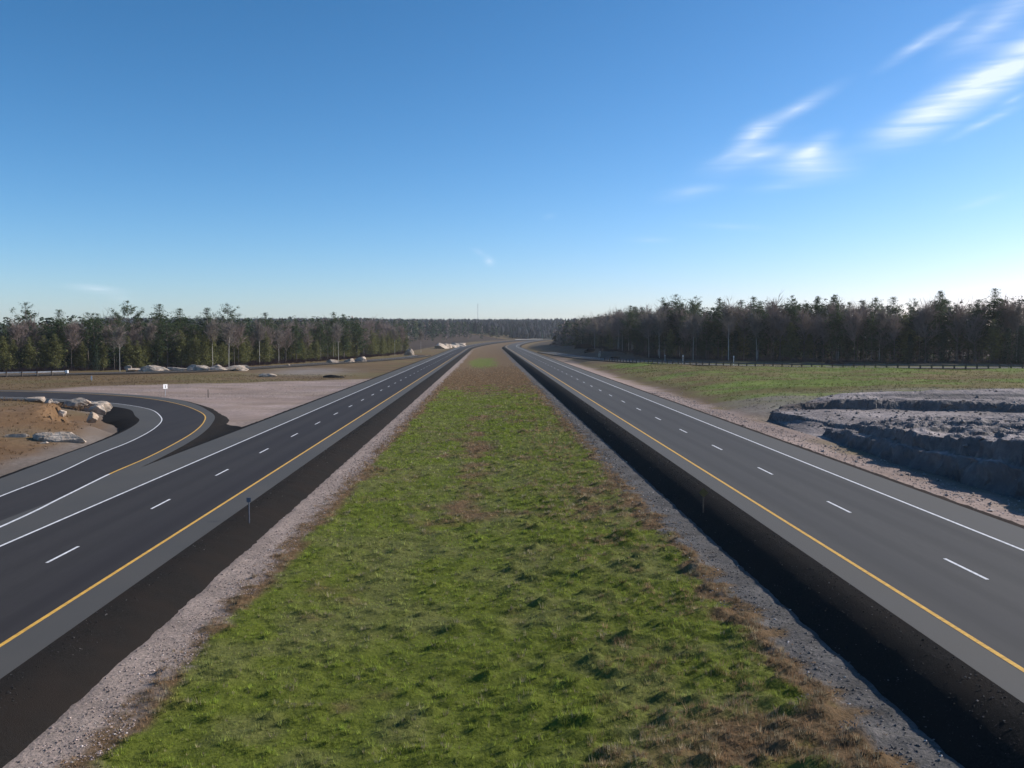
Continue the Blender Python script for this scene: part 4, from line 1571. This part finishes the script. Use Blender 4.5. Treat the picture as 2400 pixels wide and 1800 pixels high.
def plant(kind, x, y, h, label, group, idx=None, rz=None, z=None, wide=1.0):
    i = random.randrange(len(PROTO[kind])) if idx is None else idx
    root = empty(NAME[kind], (x, y, (gz(x, y) if z is None else z) - .1), random.uniform(0, 6.28) if rz is None else rz)
    s = h / PH[kind][i]
    root.scale = (s * wide, s * wide, s)
    for nm, me in PROTO[kind][i]:
        o = bpy.data.objects.new(nm, me)
        COL.objects.link(o)
        o.parent = root
    tag(root, label, 'tree', group)
    return root


def edge_point(T, t):
    P = np.array(T, float)
    s = np.concatenate([[0], np.cumsum(np.linalg.norm(np.diff(P, axis=0), axis=1))])
    return np.array([np.interp(t * s[-1], s, P[:, 0]), np.interp(t * s[-1], s, P[:, 1])]), s[-1]


def in_view(x, y, m=.04):
    return -.545 - m < x / y < .60 + m


GRP = {'pine': 'pines', 'open': 'pines', 'olive': 'young pines', 'spruce': 'spruces', 'bare': 'leafless trees', 'barep': 'pale trunked trees'}
back_spots = []


def forest(T, side, n_rows, step, hbase, weights, seed):
    rs = random.Random(seed)
    _, Ltot = edge_point(T, 0)
    kinds = list(weights.keys())
    for row in range(n_rows):
        s = 0
        while s < Ltot:
            s += step * rs.uniform(.7, 1.35) * (1 + .12 * row)
            p, _ = edge_point(T, s / Ltot)
            p2, _ = edge_point(T, min(1, s / Ltot + .01))
            t = p2 - p
            if np.linalg.norm(t) < 1e-6:
                continue
            t /= np.linalg.norm(t)
            nrm = np.array((-t[1], t[0]))
            if (side == 'L' and nrm[0] > 0 and abs(nrm[0]) > .3) or (side == 'R' and nrm[0] < 0 and abs(nrm[0]) > .3):
                nrm = -nrm
            if abs(nrm[0]) <= .3 and nrm[1] < 0:
                nrm = -nrm
            dpt = row * 4.4 + rs.uniform(-1.8, 1.8)
            x, y = p + nrm * dpt
            if not in_view(x, y):
                continue
            wl = weights[kinds[0]]
            ks = rs.choices(kinds, [weights[k][min(row, 3)] for k in kinds])[0]
            h = hbase(x, y) * {'pine': 1.0, 'open': 1.03, 'olive': .72, 'spruce': .6, 'bare': .88, 'barep': .88}[ks] * rs.uniform(.76, 1.14)
            if row == 0 and ks in ('bare',):
                h *= .9
            if row >= 4 or y > 600:
                back_spots.append((x, y, h, ks, rs.randrange(3), rs.uniform(0, 6.28)))
                continue
            f = s / Ltot
            px = 1143 + FOC * x / y
            where = ('towards the left edge of the picture' if px < 280 else 'behind the lit rock ledge' if px < 600 else 'towards the clearing by the road') if side == 'L' else \
                ('at the far end by the road bend' if px < 1480 else 'behind the three white markers' if px < 1800 else 'behind the rock cut' if px < 2150 else 'towards the right edge of the picture')
            kd = {'pine': 'dark pine', 'open': 'dark pine', 'olive': 'olive green young pine', 'spruce': 'dense dark spruce', 'bare': 'leafless grey brown tree', 'barep': 'pale trunked bare tree'}[ks]
            sd_ = 'left' if side == 'L' else 'right'
            lab = '%s %s the %s wood %s' % (kd, 'fronting' if row == 0 else 'inside', sd_, where)
            plant(ks, x, y, h, lab, GRP[ks] + ' of the %s wood' % sd_)


WL_ = {'pine': [1.6, 3, 5, 5], 'open': [1, 2, 2, 2], 'olive': [8, 7, 3, 0], 'spruce': [1, 1, 1, .5], 'bare': [2.2, 2.6, 2.5, 2], 'barep': [1.5, 1.0, .4, 0]}
WR_ = {'pine': [1.5, 4, 5, 5], 'open': [.5, 1.5, 3, 3], 'olive': [1.8, 1.6, .6, 0], 'spruce': [2.6, 2, 1, .5], 'bare': [6, 7, 4, 2], 'barep': [2.2, 1.6, .6, 0]}


def hL(x, y):
    return np.interp(y, [200, 260, 420, 520], [13.3, 12.9, 15.0, 16.2])


def hR(x, y):
    return np.interp(y, [220, 300, 420, 600, 720], [17.2, 16.8, 16.2, 15.8, 15.0])


forest(TL, 'L', 17, 3.3, hL, WL_, 1)
forest(TR, 'R', 17, 3.6, hR, WR_, 2)

# trees that stand out against the sky, each its own
OUT = [
    # px, top y, depth, kind, index, label
    (80, 712, 246, 'open', 0, 'broad ragged pine rising above the left wood near the picture edge'),
    (150, 728, 240, 'pine', 1, 'rounded pine top just right of the broad ragged one'),
    (312, 707, 262, 'open', 1, 'tallest dark pine of the left wood with layered boughs'),
    (387, 714, 268, 'pine', 2, 'thin open topped pine right of the tallest pine in the left wood'),
    (432, 724, 272, 'pine', 2, 'pointed pine between the thin pine and the tufted pine'),
    (490, 722, 276, 'pine', 3, 'bushy dark pine left of the tufted pine on the left'),
    (540, 714, 280, 'open', 3, 'tufted pine with upswept boughs above a bare trunk, left wood'),
    (625, 733, 312, 'pine', 4, 'full crowned pine halfway along the left wood'),
    (785, 732, 370, 'pine', 4, 'forked pine high over the pale trunks of the left wood'),
    (808, 738, 376, 'pine', 0, 'small pine crown close beside the forked pine'),
    (838, 744, 392, 'pine', 2, 'last green pine before the bare trees of the left wood'),
    (1367, 740, 620, 'open', 1, 'low pine at the far left end of the right wood'),
    (1451, 727, 470, 'pine', 1, 'pointed pine on the falling skyline of the right wood'),
    (1515, 732, 350, 'pine', 3, 'small pine left of the great spreading pines'),
    (1552, 698, 332, 'open', 2, 'great spreading pine first of the tall pair in the right wood'),
    (1586, 692, 330, 'open', 0, 'tallest spreading pine of the right wood'),
    (1632, 696, 326, 'open', 3, 'slender one sided pine right of the tall pair'),
    (1738, 703, 304, 'pine', 4, 'bushy pine top above the forked pale trunk'),
    (1770, 697, 300, 'pine', 0, 'narrow spire pine over the middle of the right wood'),
    (1862, 701, 290, 'open', 4, 'fan shaped pine left of the high crowned pine'),
    (1918, 700, 284, 'open', 1, 'pine with outstretched boughs beside the high crowned pine'),
    (1965, 691, 282, 'pine', 2, 'high crowned pine with the broadest top in the right wood'),
    (2060, 702, 272, 'open', 3, 'rounded pine crown right of a gap in the right wood'),
    (2106, 697, 268, 'pine', 1, 'round topped pine on a bare stem in the right wood'),
    (2152, 699, 264, 'open', 2, 'pine with a leaning flat top in the right wood'),
    (2226, 700, 258, 'pine', 4, 'bushy pine third from the right edge of the picture'),
    (2302, 701, 254, 'pine', 3, 'wide green pine second from the right edge of the picture'),
    (2370, 706, 250, 'open', 0, 'sunlit pine nearest the right edge of the picture'),
]
for px, ty, Y, kd, ix, lb in OUT:
    x = (px - 1143) * Y / FOC
    g = gz(x, Y)
    h = CAM_H + (786 - ty) * Y / FOC - g
    plant(kd, x, Y, h, lb, None, ix, wide=1.0 if kd == 'open' else 1.2)
# pale trunks catching the light at the edge of the woods
PALE = [
    (290, 236, 10.5, 'leaning birch with a white trunk above the left end of the lit ledge'),
    (541, 262, 12.0, 'straight pale trunk tree right of the lit ledge'),
    (795, 345, 12.5, 'pale trunked tree standing over the solitary white rock'),
    (926, 452, 12.5, 'pale trunked tree near the end of the left wood'),
    (987, 520, 12.0, 'last pale trunked tree on the left beside the clearing'),
    (1394, 455, 13.0, 'pale trunk tree above the long grey rock on the right'),
    (1522, 318, 12.5, 'pale trunk tree left of the guardrail markers'),
    (1627, 284, 13.0, 'slim pale birch directly behind the right guardrail'),
    (1711, 276, 15.5, 'tall forked birch reaching high in the right wood'),
    (1778, 270, 13.0, 'bright straight birch right of the forked birch'),
    (1972, 262, 13.5, 'pale trunk tree under the high crowned pine'),
    (2166, 252, 13.0, 'pale trunk tree in the brown thicket at the right'),
    (2378, 240, 14.5, 'pale trunk tree at the right edge of the picture'),
]
for k, (px, Y, h, lb) in enumerate(PALE):
    x = (px - 1143) * Y / FOC
    plant('barep', x, Y, h, lb, None, k % 4)


# the depth of the woods behind the first rows: one mass
def tree_mass(name, spots, label):
    A = {}
    rs = np.random.default_rng(77)
    V = []
    F = []
    C = []
    n0 = 0
    COLR = {'pine': (.034, .056, .027), 'open': (.032, .052, .027), 'olive': (.08, .1, .04), 'spruce': (.02, .038, .024), 'bare': (.17, .135, .125), 'barep': (.2, .175, .16)}
    for x, y, h, ks, i, a in spots:
        z = gz(x, y)
        n = 120 if y < 500 else 60
        t = rs.random(n) ** 1.1
        if ks in ('bare', 'barep'):
            rad = h * .17 * np.sin(np.pi * np.clip(t * .85 + .12, 0, 1))
            sz = .55
        else:
            rad = h * (.05 + .15 * (1 - t))
            sz = .5
        aa = rs.uniform(0, 6.28, n)
        rr = rad * rs.uniform(.3, 1, n) ** .6
        c = np.stack([x + np.cos(aa) * rr, y + np.sin(aa) * rr, z + h * (.03 + .95 * t)], 1)
        sz = sz * (1 if y < 500 else 1.7)
        tri = c[:, None, :] + rs.normal(0, 1, (n, 3, 3)) * np.array((sz, sz, sz * (.5 if ks not in ('bare', 'barep') else 1.2))) * (1 if ks not in ('bare', 'barep') else .7)
        tr = np.array([[[x - .15, y, z - .3], [x + .15, y, z - .3], [x, y, z + h * .95]]])
        tri = np.concatenate([tri, tr])
        V.append(tri.reshape(-1, 3))
        cc = np.array(COLR[ks]) * rs.uniform(.75, 1.25)
        C.append(np.tile(cc, (len(tri) * 3, 1)) * rs.uniform(.8, 1.25, (len(tri) * 3, 1)))
    V = np.concatenate(V)
    C = np.concatenate(C)
    F = np.arange(len(V)).reshape(-1, 3)
    o = mesh_np(name, V, F, M['far'], cols=C)
    return tag(o, label, 'forest', kind='stuff')


rs = random.Random(9)
# woods continuing along both sides further off, then the wooded ridge
for k in range(1500):
    y = rs.uniform(540, 1240)
    sd = rs.choice((-1, 1, 1))
    xp = (-75 - 10 * rs.random() - abs(rs.gauss(0, 90)) if sd < 0 else 52 + abs(rs.gauss(0, 40)))
    if sd > 0 and y > 760:
        xp += 12
    x = xp + float(shift(y))
    if not (-.26 < x / y < .32):
        continue
    back_spots.append((x, y, rs.uniform(13, 18), rs.choice(('pine', 'pine', 'bare', 'spruce', 'olive')), 0, 0))
tree_mass('forest', back_spots, 'closely packed trees deep inside the woods on both sides of the road')


def far_ridge():
    rs = np.random.default_rng(8)
    n = 15000
    y = rs.uniform(1230, 2750, n)
    ax = rs.uniform(-.42, .46, n)
    x = ax * y
    xp = x - shift(y)
    keep = (np.abs(xp) > 45) | (y > 1900)
    x, y = x[keep], y[keep]
    n = len(x)
    z = ground_z(x, y)
    h = rs.uniform(11, 18, n)
    con = rs.random(n) < .55
    r = np.where(con, rs.uniform(2.2, 3.4, n), rs.uniform(3.2, 5.2, n))
    m_ = 7
    a = np.arange(m_) * 2 * math.pi / m_
    rings = [(0.12, .75), (.45, 1.0), (.78, .62)]
    V = []
    for hz_, rr in rings:
        jr = rs.uniform(.7, 1.3, (n, m_))
        rad = r[:, None] * rr * jr * np.where(con, (1.25 - hz_)[None] if False else 1.25 - hz_, 1)[:, None]
        V.append(np.stack([x[:, None] + np.cos(a) * rad, y[:, None] + np.sin(a) * rad, (z + h * hz_)[:, None] + rs.normal(0, .5, (n, m_))], -1))
    V.append(np.stack([x + rs.normal(0, .4, n), y, z + h], -1)[:, None, :])
    V = np.concatenate(V, 1)
    k = V.shape[1]
    Fq = []
    for q in range(2):
        for i in range(m_):
            j = (i + 1) % m_
            Fq.append((q * m_ + i, q * m_ + j, (q + 1) * m_ + j, (q + 1) * m_ + i))
    Ft = [(2 * m_ + i, 2 * m_ + (i + 1) % m_, 3 * m_) for i in range(m_)]
    Fq = (np.array(Fq)[None] + (np.arange(n) * k)[:, None, None]).reshape(-1, 4)
    Ft = (np.array(Ft)[None] + (np.arange(n) * k)[:, None, None]).reshape(-1, 3)
    base = np.where(con[:, None], np.array((.010, .024, .022)), np.array((.026, .028, .034)))
    pat = sst(-.2, .2, fbm(x, y, 160, 3))[:, None]
    base = base * (.7 + .5 * pat) * rs.uniform(.75, 1.25, (n, 1))
    Cc = np.repeat(base, k, 0)
    o = mesh_np('forest', V.reshape(-1, 3), [Fq, Ft], M['far'], cols=Cc)
    tag(o, 'blue green wooded ridge closing the view at the end of the road', 'forest', kind='stuff')


far_ridge()


# low brush along the foot of the woods
def brush():
    rs = np.random.default_rng(14)
    V = []
    C = []
    for T, side, col_ in ((TL, -1, (.12, .062, .055)), (TR, 1, (.075, .058, .055))):
        P = np.array(T, float)
        s = np.concatenate([[0], np.cumsum(np.linalg.norm(np.diff(P, axis=0), axis=1))])
        n = 2600
        q = rs.uniform(0, s[-1], n)
        x = np.interp(q, s, P[:, 0]) + rs.normal(0, 2.2, n)
        y = np.interp(q, s, P[:, 1]) + rs.normal(0, 2.2, n)
        z = ground_z(x, y)
        h = rs.uniform(.5, 1.9, n) * (.7 + .6 * vnoise(x / 9, y / 9))
        k = 14
        a = rs.uniform(0, 6.28, (n, k))
        l = rs.uniform(.2, .9, (n, k)) * h[:, None] * .6
        bx = x[:, None] + rs.normal(0, .3, (n, k))
        by = y[:, None] + rs.normal(0, .3, (n, k))
        w_ = .03
        b0 = np.stack([bx - w_, by, np.repeat(z[:, None] - .1, k, 1)], -1)
        b1 = np.stack([bx + w_, by, np.repeat(z[:, None] - .1, k, 1)], -1)
        t_ = np.stack([bx + np.cos(a) * l, by + np.sin(a) * l, z[:, None] + h[:, None] * rs.uniform(.5, 1.1, (n, k))], -1)
        tri = np.stack([b0, b1, t_], 2).reshape(-1, 3)
        V.append(tri)
        cc = np.array(col_) * rs.uniform(.6, 1.5, (n, 1))
        C.append(np.repeat(cc, k * 3, 0))
    V = np.concatenate(V)
    C = np.concatenate(C)
    o = mesh_np('brush', V, np.arange(len(V)).reshape(-1, 3), M['far'], cols=C)
    tag(o, 'low reddish brown scrub along the foot of both woods', 'scrub', kind='stuff')


brush()


# ---------------------------------------------------------------- air
def haze():
    x0, x1, y0, y1, z0, z1 = -3600, 4200, -80, 4400, -8, 110
    mb = MB().box(((x0 + x1) / 2, (y0 + y1) / 2, (z0 + z1) / 2), (x1 - x0, y1 - y0, z1 - z0))
    ma = bpy.data.materials.new('haze')
    ma.use_nodes = True
    nt = ma.node_tree
    nt.nodes.clear()
    out = nt.nodes.new('ShaderNodeOutputMaterial')
    v = nt.nodes.new('ShaderNodeVolumePrincipled')
    v.inputs['Density'].default_value = 0.00008
    v.inputs['Color'].default_value = (.88, .94, 1.0, 1)
    v.inputs['Anisotropy'].default_value = 0.2
    nt.links.new(v.outputs[0], out.inputs['Volume'])
    o = mb.build('haze', ma)
    tag(o, 'thin bluish air haze over the whole landscape', 'haze', kind='stuff')


haze()
